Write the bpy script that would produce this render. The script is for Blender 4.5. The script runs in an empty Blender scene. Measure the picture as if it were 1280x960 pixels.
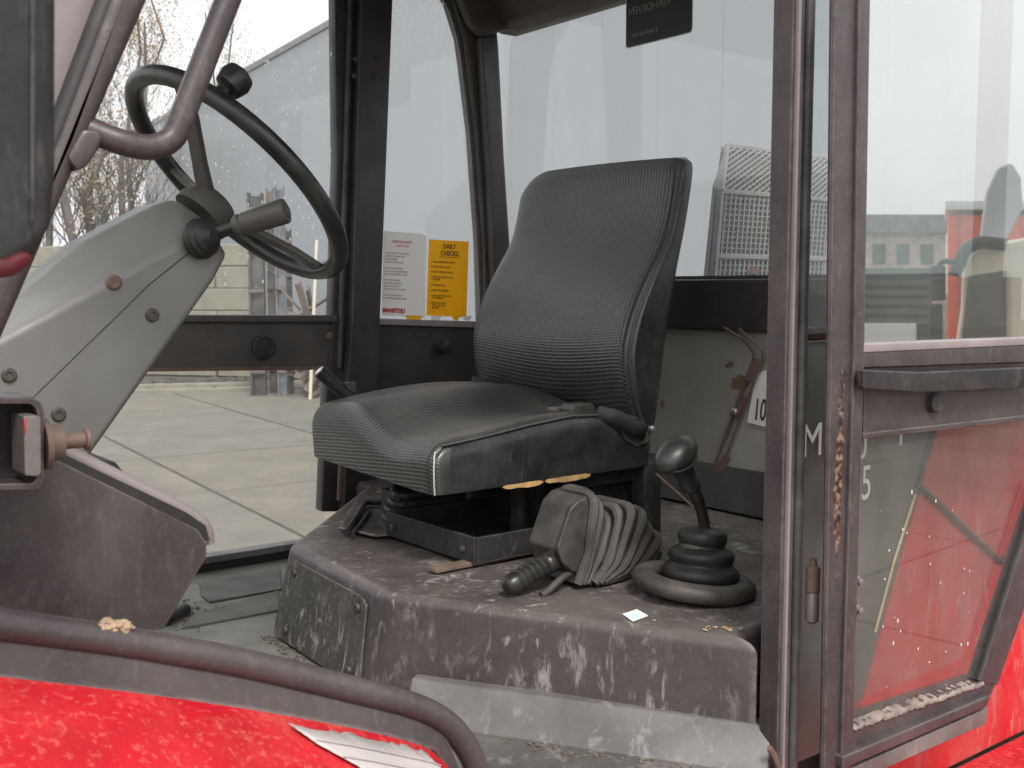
import bpy, bmesh, math, random
from mathutils import Vector, Matrix, Quaternion
random.seed(7)
R = math.radians
S = bpy.context.scene
COL = S.collection

# ------------------------------------------------------------------ camera
F, YAW = 1366.0, R(37.8)
PIT = math.atan(120 / F)
CAM = Vector((0, 0, 1.65))
cd = bpy.data.cameras.new('camera'); cam = bpy.data.objects.new('camera', cd); COL.objects.link(cam)
cd.sensor_width = 36; cd.lens = F / 1280 * 36; cd.clip_start = 0.02; cd.clip_end = 600
cam.location = CAM; cam.rotation_euler = (math.pi / 2 - PIT, 0, -YAW)
S.camera = cam
cd.dof.use_dof = True; cd.dof.focus_distance = 1.75; cd.dof.aperture_fstop = 15

# ------------------------------------------------------------------ light
SUN_EL, SUN_AZ = R(52), R(200)
w = bpy.data.worlds.new('World'); S.world = w; w.use_nodes = True
nt = w.node_tree; bg = nt.nodes['Background']
sky = nt.nodes.new('ShaderNodeTexSky'); sky.sky_type = 'NISHITA'; sky.sun_disc = False
sky.sun_elevation = SUN_EL; sky.sun_rotation = SUN_AZ; sky.air_density = 2.0; sky.dust_density = 6.0
hs = nt.nodes.new('ShaderNodeHueSaturation'); hs.inputs['Saturation'].default_value = 0.10
mx = nt.nodes.new('ShaderNodeMix'); mx.data_type = 'RGBA'; mx.inputs[0].default_value = 0.62
tc = nt.nodes.new('ShaderNodeTexCoord'); nz = nt.nodes.new('ShaderNodeTexNoise')
nz.inputs['Scale'].default_value = 2.2; nz.inputs['Detail'].default_value = 5
rp = nt.nodes.new('ShaderNodeValToRGB')
rp.color_ramp.elements[0].color = (7.4, 7.6, 7.8, 1); rp.color_ramp.elements[1].color = (10.8, 10.8, 10.7, 1)
rp.color_ramp.elements[0].position = .35; rp.color_ramp.elements[1].position = .65
nt.links.new(tc.outputs['Generated'], nz.inputs['Vector']); nt.links.new(nz.outputs[0], rp.inputs[0])
nt.links.new(sky.outputs[0], hs.inputs['Color']); nt.links.new(hs.outputs[0], mx.inputs[6]); nt.links.new(rp.outputs[0], mx.inputs[7])
nt.links.new(mx.outputs[2], bg.inputs[0]); bg.inputs[1].default_value = 0.12
sl = bpy.data.lights.new('sun', 'SUN'); sl.energy = 1.5; sl.angle = R(12); sl.color = (1, .965, .92)
so = bpy.data.objects.new('sun', sl); COL.objects.link(so)
sd = Vector((math.sin(SUN_AZ) * math.cos(SUN_EL), math.cos(SUN_AZ) * math.cos(SUN_EL), math.sin(SUN_EL)))
so.rotation_euler = sd.to_track_quat('Z', 'Y').to_euler(); so.location = (0, -5, 20)
S.view_settings.view_transform = 'Standard'; S.view_settings.look = 'None'; S.view_settings.gamma = 1
S.view_settings.exposure = 0.78
S.cycles.max_bounces = 10; S.cycles.transparent_max_bounces = 24

# ------------------------------------------------------------------ geometry of the view: a pixel of the photograph to a point on a plane of the place
FWD = Vector((math.sin(YAW), math.cos(YAW), 0)); RGT = Vector((math.cos(YAW), -math.sin(YAW), 0))
def ray(px, py):
    x = (px - 640) / F; y = -(py - 480) / F
    return FWD * (math.cos(PIT) + y * math.sin(PIT)) + RGT * x + Vector((0, 0, -math.sin(PIT) + y * math.cos(PIT)))
def on(px, py, ax, v):
    d = ray(px, py); i = 'XYZ'.index(ax)
    return CAM + d * ((v - CAM[i]) / d[i])
def far(px, py, D):
    d = ray(px, py); return CAM + d * (D / math.hypot(d.x, d.y))
def refl(px, py, D, Y=.79):      # what a pane in the plane Y shows by reflection at this pixel
    d = ray(px, py); d.y = -d.y
    return Vector((0, 2 * Y, CAM.z)) + d * (D / math.hypot(d.x, d.y))

# ------------------------------------------------------------------ materials
def M(name, col, rough=.5, metal=0., spec=.5, var=.25, vscale=6., dirt=None, damt=.4, dscale=9., rust=0., rscale=14., scuff=0., scuffscale=20., scuffcol=(.45, .44, .42), bump=.15, bscale=60., coat=0., top=None, topamt=.7, edge=None, eamt=.8, erad=.006, speck=0., speckcol=(.5, .46, .40)):
    m = bpy.data.materials.new(name); m.use_nodes = True
    n, l = m.node_tree.nodes, m.node_tree.links
    b = n['Principled BSDF']; b.inputs['Metallic'].default_value = metal; b.inputs['Specular IOR Level'].default_value = spec
    b.inputs['Coat Weight'].default_value = coat
    t = n.new('ShaderNodeTexCoord')
    def noise(sc, det=5, dist=0., rg=.55, off=0.):
        q = n.new('ShaderNodeTexNoise'); q.inputs['Scale'].default_value = sc; q.inputs['Detail'].default_value = det
        q.inputs['Distortion'].default_value = dist; q.inputs['Roughness'].default_value = rg
        v = t.outputs['Object']
        if off:
            a = n.new('ShaderNodeVectorMath'); a.operation = 'ADD'; a.inputs[1].default_value = (off, off * .7, off * 1.3); l.new(v, a.inputs[0]); v = a.outputs[0]
        l.new(v, q.inputs['Vector']); return q.outputs[0]
    def rng(s, a, b_, c=0., d=1.):
        q = n.new('ShaderNodeMapRange'); q.inputs[1].default_value = a; q.inputs[2].default_value = b_; q.inputs[3].default_value = c; q.inputs[4].default_value = d
        q.clamp = True; l.new(s, q.inputs[0]); return q.outputs[0]
    def mix(f, a, c):
        q = n.new('ShaderNodeMix'); q.data_type = 'RGBA'
        for s, i in ((f, 0), (a, 6), (c, 7)):
            if isinstance(s, (int, float)): q.inputs[i].default_value = s
            elif isinstance(s, tuple): q.inputs[i].default_value = (*s, 1)
            else: l.new(s, q.inputs[i])
        return q.outputs[2]
    def mul(a, c):
        q = n.new('ShaderNodeMath'); q.operation = 'MULTIPLY'
        for s, i in ((a, 0), (c, 1)):
            if isinstance(s, (int, float)): q.inputs[i].default_value = s
            else: l.new(s, q.inputs[i])
        return q.outputs[0]
    d0 = tuple(c * (1 - var) for c in col); d1 = tuple(min(1, c * (1 + var)) for c in col)
    c = mix(rng(noise(vscale), .3, .7), d0, d1)
    rg = rng(noise(vscale * 3, 6, off=3), .3, .7, max(.05, rough - .1), min(1, rough + .12))
    if dirt:
        f = mul(rng(noise(dscale, 8, .4, .65, 5), .42, .72), damt); c = mix(f, c, dirt)
    if top:
        g = n.new('ShaderNodeNewGeometry'); sx = n.new('ShaderNodeSeparateXYZ'); l.new(g.outputs['Normal'], sx.inputs[0])
        f = mul(mul(rng(sx.outputs[2], .45, .95), topamt), rng(noise(11, 7, .3, .6, 11), .3, .62)); c = mix(f, c, top)
    if scuff:
        def strokes(sc, rot, st, lo, hi, off):
            mp = n.new('ShaderNodeMapping'); mp.inputs['Rotation'].default_value = rot; mp.inputs['Scale'].default_value = (1, 1, st); mp.inputs['Location'].default_value = (off, off, off); l.new(t.outputs['Object'], mp.inputs[0])
            q = n.new('ShaderNodeTexNoise'); q.inputs['Scale'].default_value = sc; q.inputs['Detail'].default_value = 7; q.inputs['Roughness'].default_value = .68; q.inputs['Distortion'].default_value = .5; l.new(mp.outputs[0], q.inputs['Vector'])
            return rng(q.outputs[0], lo, hi)
        gate = rng(noise(5, 4, 0, .6, 9), .38, .60)
        f = mul(mul(strokes(scuffscale, (1.15, .5, .3), .36, .565, .67, 3), gate), scuff); c = mix(f, c, scuffcol)
        f = mul(mul(strokes(scuffscale * 1.7, (-1.05, .8, .4), .24, .565, .67, 8), gate), scuff * .8); c = mix(f, c, scuffcol)
        f = mul(mul(strokes(scuffscale * 2.2, (.3, -.5, .8), .34, .57, .67, 18), rng(noise(6, 4, 0, .6, 41), .42, .60)), scuff * .9); c = mix(f, c, scuffcol)
        f = mul(mul(strokes(scuffscale * .5, (.2, .1, 0), .8, .60, .72, 13), rng(noise(7, 5, 0, .6, 21), .45, .65)), scuff * .5); c = mix(f, c, scuffcol)
    if speck:
        f = mul(rng(noise(150, 3, 0, .6, 23), .56, .66), speck); c = mix(f, c, speckcol)
        f = mul(rng(noise(90, 4, 0, .7, 29), .60, .70), speck); c = mix(f, c, tuple(q_ * .45 for q_ in col))
    if edge:  # lightens edges in colour: worn paint together with the bevel highlight
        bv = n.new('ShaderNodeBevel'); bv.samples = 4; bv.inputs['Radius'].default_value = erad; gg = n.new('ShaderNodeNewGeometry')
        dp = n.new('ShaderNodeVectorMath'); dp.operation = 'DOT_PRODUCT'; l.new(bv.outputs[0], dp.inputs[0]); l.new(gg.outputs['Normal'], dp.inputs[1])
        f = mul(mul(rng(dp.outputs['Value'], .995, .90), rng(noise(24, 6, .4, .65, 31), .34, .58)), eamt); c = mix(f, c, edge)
    if rust:
        f = rng(noise(rscale, 9, .3, .7, 13), .72 - .3 * rust, .80 - .3 * rust)
        rc = mix(noise(50, 6), (.05, .018, .01), (.30, .12, .05)); c = mix(f, c, rc)
    l.new(c, b.inputs['Base Color']); l.new(rg, b.inputs['Roughness'])
    if bump:
        bp = n.new('ShaderNodeBump'); bp.inputs['Strength'].default_value = bump; bp.inputs['Distance'].default_value = .004
        l.new(noise(bscale, 6, 0, .6, 2), bp.inputs['Height']); l.new(bp.outputs[0], b.inputs['Normal'])
    m['c'] = 1
    return m
FR = (.047, .0365, .0385)
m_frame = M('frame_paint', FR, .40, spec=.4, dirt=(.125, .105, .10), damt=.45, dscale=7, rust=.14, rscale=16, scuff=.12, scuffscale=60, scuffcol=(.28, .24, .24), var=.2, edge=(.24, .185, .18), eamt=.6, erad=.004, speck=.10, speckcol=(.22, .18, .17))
m_framelight = M('frame_paint_lit', (.25, .205, .208), .4, dirt=(.17, .14, .14), damt=.5, rust=.12, var=.15)  # lit copy of the frame paint: sky-lit faces and lips brightened in colour
m_int = M('interior_paint', (.040, .035, .034), .45, spec=.4, dirt=(.10, .09, .085), damt=.35, rust=.10, rscale=12)
m_intbrown = M('interior_rail_paint', (.062, .053, .049), .5, dirt=(.13, .115, .105), damt=.4, rust=.22, rscale=9)
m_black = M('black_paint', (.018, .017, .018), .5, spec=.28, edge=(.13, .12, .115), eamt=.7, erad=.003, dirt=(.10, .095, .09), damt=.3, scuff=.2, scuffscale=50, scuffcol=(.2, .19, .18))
m_rubber = M('rubber', (.020, .019, .018), .5, spec=.4, dirt=(.065, .058, .052), damt=.5, dscale=16, bump=.1)
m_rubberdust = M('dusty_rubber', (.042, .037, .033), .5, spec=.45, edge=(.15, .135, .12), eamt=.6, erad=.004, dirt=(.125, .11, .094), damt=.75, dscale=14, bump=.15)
m_seal = M('door_seal', (.055, .052, .052), .5, dirt=(.16, .15, .145), damt=.55, dscale=18)
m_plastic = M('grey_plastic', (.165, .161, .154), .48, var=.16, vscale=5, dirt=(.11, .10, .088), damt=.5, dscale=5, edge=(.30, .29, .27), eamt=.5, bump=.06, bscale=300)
m_wheel = M('wheel_plastic', (.017, .016, .015), .36, dirt=(.12, .11, .10), damt=.3, dscale=20, bump=.05)
m_hub = M('hub_plastic', (.062, .056, .049), .5, dirt=(.14, .13, .12), damt=.4)
m_vinyl = M('black_vinyl', (.016, .016, .016), .33, var=.3, vscale=8, dirt=(.085, .08, .078), damt=.4, dscale=12, scuff=.25, scuffscale=70, scuffcol=(.14, .135, .13), bump=.12, bscale=45)
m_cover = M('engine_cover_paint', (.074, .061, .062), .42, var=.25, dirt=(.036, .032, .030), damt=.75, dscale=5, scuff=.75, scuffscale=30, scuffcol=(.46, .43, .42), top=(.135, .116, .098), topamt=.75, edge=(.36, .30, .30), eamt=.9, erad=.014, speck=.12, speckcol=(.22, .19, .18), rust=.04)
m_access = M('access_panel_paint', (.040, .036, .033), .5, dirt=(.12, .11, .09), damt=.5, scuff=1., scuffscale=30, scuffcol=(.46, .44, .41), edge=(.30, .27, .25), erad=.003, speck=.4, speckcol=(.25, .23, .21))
m_floor = M('floor_rubber', (.175, .175, .155), .62, dirt=(.10, .095, .08), damt=.6, dscale=5, bump=.2)
m_floordark = M('dark_pad_rubber', (.085, .085, .074), .65, dirt=(.15, .14, .12), damt=.5)
m_bare = M('worn_metal', (.165, .155, .148), .42, metal=.1, dirt=(.07, .065, .062), damt=.8, dscale=5, rust=.06, scuff=.4, scuffcol=(.42, .39, .38), var=.35)
m_rearpanel = M('rear_panel_paint', (.34, .332, .31), .45, dirt=(.37, .31, .23), damt=.5, dscale=4, rust=.12, rscale=7, scuff=.3, scuffscale=9, var=.15)
m_sidepanel = M('side_panel_paint', (.075, .080, .076), .5, dirt=(.16, .16, .145), damt=.4)
m_red = M('red_paint', (.46, .002, .015), .45, spec=.2, var=.12, dirt=(.40, .02, .03), damt=.4, dscale=8, rust=.03, bump=.06)
m_reddirty = M('dirty_red_paint', (.40, .002, .014), .55, spec=.15, var=.2, vscale=14, top=(.62, .20, .13), topamt=.12, rust=.09, rscale=22, scuff=.30, scuffscale=20, scuffcol=(.58, .16, .10), speck=.25, speckcol=(.72, .22, .17))
m_redbody = M('red_body_paint', (.46, .012, .018), .4, var=.15, dirt=(.36, .13, .10), damt=.6, dscale=5, scuff=.3)
m_rustmetal = M('rusty_metal', (.13, .075, .058), .7, metal=.0, dirt=(.20, .16, .14), damt=.5, rust=.5, rscale=40)
m_bolt = M('bolt_steel', (.20, .18, .175), .5, metal=.4, dirt=(.16, .10, .08), damt=.6, dscale=60)
m_boltdark = M('dark_bolt', (.06, .055, .05), .5, metal=.3, dirt=(.15, .11, .08), damt=.5, dscale=80)
m_chrome = M('bright_steel', (.7, .69, .67), .3, metal=.9, var=.1)
m_pipewhite = M('seam_piping', (.52, .50, .46), .6)
m_pipeblack = M('black_piping', (.055, .055, .055), .5)
m_foam = M('torn_foam', (.50, .30, .13), .9, var=.3, vscale=60)
m_belt = M('seat_belt_webbing', (.03, .03, .03), .6)
m_grille = M('galvanised_mesh', (.27, .275, .27), .55, dirt=(.17, .165, .15), damt=.7)
m_grilledark = M('guard_inside', (.16, .16, .15), .7, dirt=(.12, .10, .08), damt=.6)
m_white = M('white_print', (.82, .82, .80), .5, var=.03)
m_paper = M('white_paper', (.80, .79, .78), .6, var=.04, dirt=(.62, .60, .55), damt=.25)
m_yellow = M('yellow_card', (.88, .52, .008), .5, var=.04)
def sheet(name, col):
    m = bpy.data.materials.new(name); m.use_nodes = True; n, l = m.node_tree.nodes, m.node_tree.links
    d_ = n['Principled BSDF']; d_.inputs['Base Color'].default_value = (*col, 1); d_.inputs['Roughness'].default_value = .55
    q = n.new('ShaderNodeBsdfTranslucent'); q.inputs[0].default_value = (*col, 1); x_ = n.new('ShaderNodeMixShader'); x_.inputs[0].default_value = .42
    l.new(d_.outputs[0], x_.inputs[1]); l.new(q.outputs[0], x_.inputs[2]); l.new(x_.outputs[0], n['Material Output'].inputs[0]); return m
m_card, m_yellow = sheet('thin_white_card', (.86, .84, .83)), sheet('thin_yellow_card', (.95, .60, .004))
m_inkred = M('red_ink', (.50, .02, .04), .6, var=.05)
m_inkdark = M('dark_ink', (.05, .04, .02), .6)
m_inkgrey = M('grey_ink', (.36, .30, .31), .6)
m_sticker = M('dark_green_sticker', (.028, .034, .028), .5, var=.1)
m_stickerink = M('faded_sticker_ink', (.23, .235, .22), .6)
m_hatch = M('anti_slip_tape', (.55, .50, .48), .7, dirt=(.50, .42, .38), damt=.4, dscale=30, bump=.3, bscale=300)
m_wood = M('wood_strip', (.17, .115, .09), .75, var=.3, vscale=20, dirt=(.10, .07, .05), damt=.5)
m_clay = M('dried_clay', (.34, .24, .15), .95, var=.3, vscale=60, bump=.8, bscale=90)
m_concrete = M('concrete_slab', (.160, .148, .122), .85, var=.22, vscale=1.2, dirt=(.14, .13, .105), damt=.85, dscale=2.2, speck=.5, speckcol=(.34, .32, .28), scuff=.55, scuffscale=3, scuffcol=(.075, .068, .055), bump=.35, bscale=30)
m_concrete2 = M('concrete_slab_grey', (.130, .127, .114), .85, var=.2, vscale=1.0, dirt=(.125, .12, .10), damt=.85, dscale=2.0, speck=.5, speckcol=(.34, .32, .28), scuff=.55, scuffscale=3, scuffcol=(.075, .068, .055), bump=.35, bscale=30)
m_concrete3 = M('concrete_slab_warm', (.172, .155, .124), .85, var=.22, vscale=1.4, dirt=(.14, .125, .095), damt=.85, dscale=2.6, speck=.5, speckcol=(.34, .32, .28), scuff=.55, scuffscale=3, scuffcol=(.075, .068, .055), bump=.35, bscale=30)
m_earth = M('joint_earth', (.085, .075, .058), .95, var=.3, vscale=4, bump=.5)
m_block = M('concrete_block', (.27, .255, .20), .9, var=.12, vscale=1.5, dirt=(.16, .155, .12), damt=.6, dscale=2.5, bump=.4, bscale=20)
m_panel = M('cladding_panel', (.40, .43, .46), .5, var=.03, vscale=.3, dirt=(.38, .41, .44), damt=.3, dscale=.5, bump=0)
m_trim = M('roof_trim', (.24, .25, .26), .4)
m_bark = M('bark', (.115, .095, .075), .9, var=.3, vscale=8)
m_leaf = M('autumn_leaf', (.27, .17, .085), .8, var=.35, vscale=2)
m_steel1 = M('weathered_steel_dark', (.05, .05, .05), .6, dirt=(.18, .175, .165), damt=.6, dscale=3, rust=.15, rscale=3)
m_steel2 = M('weathered_steel_brown', (.15, .115, .10), .7, dirt=(.28, .25, .22), damt=.5, dscale=4, rust=.3, rscale=3)
m_steel3 = M('weathered_steel_blue', (.12, .135, .15), .6, dirt=(.40, .40, .38), damt=.5, dscale=4)
m_orange = M('orange_container_paint', (.85, .10, .03), .5, dirt=(.5, .22, .15), damt=.4, dscale=2)
m_cream = M('cream_cab_paint', (.66, .60, .47), .4, var=.08)
m_green = M('dark_green_paint', (.05, .085, .075), .5)
def glass(name, tint, refl_, dust, dustcol=(.8, .8, .78), nscale=5., rfac=0., streak=True):
    m = bpy.data.materials.new(name); m.use_nodes = True; n, l = m.node_tree.nodes, m.node_tree.links
    n.remove(n['Principled BSDF']); out = n['Material Output']
    tr = n.new('ShaderNodeBsdfTransparent'); tr.inputs[0].default_value = (*tint, 1)
    gl = n.new('ShaderNodeBsdfGlossy'); gl.inputs['Roughness'].default_value = .015
    df = n.new('ShaderNodeBsdfDiffuse'); df.inputs[0].default_value = (*dustcol, 1)
    tl = n.new('ShaderNodeBsdfTranslucent'); tl.inputs[0].default_value = (*dustcol, 1)
    ad = n.new('ShaderNodeMixShader'); ad.inputs[0].default_value = .5; l.new(df.outputs[0], ad.inputs[1]); l.new(tl.outputs[0], ad.inputs[2])
    t = n.new('ShaderNodeTexCoord'); mp = n.new('ShaderNodeMapping'); mp.inputs['Scale'].default_value = (1, 1, .35 if streak else 1)
    q = n.new('ShaderNodeTexNoise'); q.inputs['Scale'].default_value = nscale; q.inputs['Detail'].default_value = 7; q.inputs['Roughness'].default_value = .62
    l.new(t.outputs['Object'], mp.inputs[0]); l.new(mp.outputs[0], q.inputs['Vector'])
    r = n.new('ShaderNodeMapRange'); r.inputs[1].default_value = .3; r.inputs[2].default_value = .75; r.inputs[3].default_value = dust * .55; r.inputs[4].default_value = dust * 1.6
    l.new(q.outputs[0], r.inputs[0])
    fw = n.new('ShaderNodeLayerWeight'); fw.inputs[0].default_value = .5
    pw = n.new('ShaderNodeMath'); pw.operation = 'POWER'; pw.inputs[1].default_value = 4.0; l.new(fw.outputs['Facing'], pw.inputs[0])
    sc_ = n.new('ShaderNodeMath'); sc_.operation = 'MULTIPLY_ADD'; sc_.inputs[1].default_value = .92; sc_.inputs[2].default_value = .05; l.new(pw.outputs[0], sc_.inputs[0])
    ge = n.new('ShaderNodeNewGeometry'); fr_ = n.new('ShaderNodeMath'); fr_.operation = 'SUBTRACT'; fr_.inputs[0].default_value = 1; l.new(ge.outputs['Backfacing'], fr_.inputs[1])
    lw = sc_
    rm = n.new('ShaderNodeMath'); rm.operation = 'MULTIPLY_ADD'; rm.inputs[1].default_value = refl_; rm.inputs[2].default_value = rfac; rm.use_clamp = True
    l.new(lw.outputs[0], rm.inputs[0])
    def ff_(s_):
        q_ = n.new('ShaderNodeMath'); q_.operation = 'MULTIPLY'; l.new(s_, q_.inputs[0]); l.new(fr_.outputs[0], q_.inputs[1]); return q_.outputs[0]
    m1 = n.new('ShaderNodeMixShader'); l.new(ff_(rm.outputs[0]), m1.inputs[0]); l.new(tr.outputs[0], m1.inputs[1]); l.new(gl.outputs[0], m1.inputs[2])
    m2 = n.new('ShaderNodeMixShader'); l.new(ff_(r.outputs[0]), m2.inputs[0]); l.new(m1.outputs[0], m2.inputs[1]); l.new(ad.outputs[0], m2.inputs[2])
    l.new(m2.outputs[0], out.inputs[0]); return m
m_glass = glass('dusty_glass', (.955, .96, .965), 1.0, .10)
m_glassrear = glass('rear_glass', (.955, .96, .965), 1.0, .12)
m_glassdoor = glass('door_glass', (.86, .93, .90), 2.0, .09, rfac=.34)
m_glasslow = glass('dirty_lower_glass', (.90, .91, .89), 1.2, .11, (.72, .70, .66), 13, rfac=.02)
m_drop = bpy.data.materials.new('rain_water'); m_drop.use_nodes = True
_n = m_drop.node_tree.nodes; _t = _n.new('ShaderNodeBsdfTranslucent'); _t.inputs[0].default_value = (.95, .96, .97, 1); _g = _n.new('ShaderNodeBsdfTransparent'); _x = _n.new('ShaderNodeMixShader'); _x.inputs[0].default_value = .6
m_drop.node_tree.links.new(_g.outputs[0], _x.inputs[1]); m_drop.node_tree.links.new(_t.outputs[0], _x.inputs[2]); m_drop.node_tree.links.new(_x.outputs[0], _n['Material Output'].inputs[0])
def weave(name, k=1150.):
    m = bpy.data.materials.new(name); m.use_nodes = True; n, l = m.node_tree.nodes, m.node_tree.links
    b = n['Principled BSDF']; t = n.new('ShaderNodeTexCoord'); sx = n.new('ShaderNodeSeparateXYZ'); l.new(t.outputs['Object'], sx.inputs[0])
    def math_(op, a, c=None):
        q = n.new('ShaderNodeMath'); q.operation = op
        for s, i in ((a, 0), (c, 1)):
            if s is None: continue
            if isinstance(s, (int, float)): q.inputs[i].default_value = s
            else: l.new(s, q.inputs[i])
        return q.outputs[0]
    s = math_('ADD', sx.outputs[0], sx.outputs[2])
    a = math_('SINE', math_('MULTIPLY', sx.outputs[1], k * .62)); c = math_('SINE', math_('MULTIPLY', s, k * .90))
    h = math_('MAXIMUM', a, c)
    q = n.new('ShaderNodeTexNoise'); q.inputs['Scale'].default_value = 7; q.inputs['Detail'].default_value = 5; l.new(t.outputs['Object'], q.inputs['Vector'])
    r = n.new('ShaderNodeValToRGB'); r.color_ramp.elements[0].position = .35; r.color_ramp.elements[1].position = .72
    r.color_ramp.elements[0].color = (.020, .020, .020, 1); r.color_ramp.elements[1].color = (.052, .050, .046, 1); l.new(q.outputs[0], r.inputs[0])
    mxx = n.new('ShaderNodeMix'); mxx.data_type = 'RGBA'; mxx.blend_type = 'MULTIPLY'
    hr = n.new('ShaderNodeMapRange'); hr.inputs[1].default_value = -.1; hr.inputs[2].default_value = .85; hr.inputs[3].default_value = .42; hr.inputs[4].default_value = 1; l.new(h, hr.inputs[0])  # dimple shade put into the colour, following the bump height
    ge = n.new('ShaderNodeNewGeometry'); sz = n.new('ShaderNodeSeparateXYZ'); l.new(ge.outputs['True Normal'], sz.inputs[0])
    fz = n.new('ShaderNodeMapRange'); fz.inputs[1].default_value = .35; fz.inputs[2].default_value = 1.; l.new(sz.outputs[2], fz.inputs[0])
    q5 = n.new('ShaderNodeTexNoise'); q5.inputs['Scale'].default_value = 9; q5.inputs['Detail'].default_value = 6; l.new(t.outputs['Object'], q5.inputs['Vector'])
    q6 = n.new('ShaderNodeMapRange'); q6.inputs[1].default_value = .35; q6.inputs[2].default_value = .65; q6.inputs[4].default_value = .75; l.new(q5.outputs[0], q6.inputs[0])
    du = n.new('ShaderNodeMix'); du.data_type = 'RGBA'; l.new(math_('MULTIPLY', fz.outputs[0], q6.outputs[0]), du.inputs[0]); l.new(r.outputs[0], du.inputs[6]); du.inputs[7].default_value = (.13, .12, .10, 1)
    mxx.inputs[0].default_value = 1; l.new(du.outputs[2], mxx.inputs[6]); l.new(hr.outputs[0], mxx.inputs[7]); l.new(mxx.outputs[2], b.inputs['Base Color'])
    b.inputs['Roughness'].default_value = .35; b.inputs['Specular IOR Level'].default_value = 1.0
    bp = n.new('ShaderNodeBump'); bp.inputs['Strength'].default_value = .42; bp.inputs['Distance'].default_value = .0014; l.new(h, bp.inputs['Height']); l.new(bp.outputs[0], b.inputs['Normal'])
    return m
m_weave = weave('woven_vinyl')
def rust_post():
    """frame paint with one long rust scar along the door post"""
    m = M('door_post_paint', FR, .40, spec=.4, dirt=(.125, .105, .10), damt=.45, dscale=7, rust=.12, rscale=16, scuff=.12, scuffscale=60, scuffcol=(.28, .24, .24), var=.2, edge=(.24, .185, .18), eamt=.6, erad=.004, speck=.10, speckcol=(.22, .18, .17))
    n, l = m.node_tree.nodes, m.node_tree.links; b = n['Principled BSDF']; src = b.inputs['Base Color'].links[0].from_socket
    p = on(1049, 590, 'Y', .79); t = n.new('ShaderNodeTexCoord'); mp = n.new('ShaderNodeMapping')
    mp.inputs['Location'].default_value = (-p.x, 0, -p.z); l.new(t.outputs['Object'], mp.inputs[0])
    sc = n.new('ShaderNodeVectorMath'); sc.operation = 'MULTIPLY'; sc.inputs[1].default_value = (1 / .009, 0, 1 / .150); l.new(mp.outputs[0], sc.inputs[0])
    ln = n.new('ShaderNodeVectorMath'); ln.operation = 'LENGTH'; l.new(sc.outputs[0], ln.inputs[0])
    q = n.new('ShaderNodeTexNoise'); q.inputs['Scale'].default_value = 70; q.inputs['Detail'].default_value = 10; q.inputs['Roughness'].default_value = .8; l.new(t.outputs['Object'], q.inputs['Vector'])
    a = n.new('ShaderNodeMath'); a.operation = 'MULTIPLY_ADD'; a.inputs[1].default_value = -3.2; a.inputs[2].default_value = 2.35; l.new(q.outputs[0], a.inputs[0])
    g = n.new('ShaderNodeMath'); g.operation = 'LESS_THAN'; l.new(ln.outputs['Value'], g.inputs[0]); l.new(a.outputs[0], g.inputs[1])
    rp_ = n.new('ShaderNodeValToRGB'); e = rp_.color_ramp.elements; e[0].color = (.022, .010, .008, 1); e[1].color = (.22, .15, .11, 1); e[0].position = .40; e[1].position = .62
    x = e.new(.5); x.color = (.085, .032, .020, 1); q2 = n.new('ShaderNodeTexNoise'); q2.inputs['Scale'].default_value = 120; q2.inputs['Detail'].default_value = 6; l.new(t.outputs['Object'], q2.inputs['Vector']); l.new(q2.outputs[0], rp_.inputs[0])
    mx_ = n.new('ShaderNodeMix'); mx_.data_type = 'RGBA'; l.new(g.outputs[0], mx_.inputs[0]); l.new(src, mx_.inputs[6]); l.new(rp_.outputs[0], mx_.inputs[7]); l.new(mx_.outputs[2], b.inputs['Base Color'])
    return m
m_post = rust_post()

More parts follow.
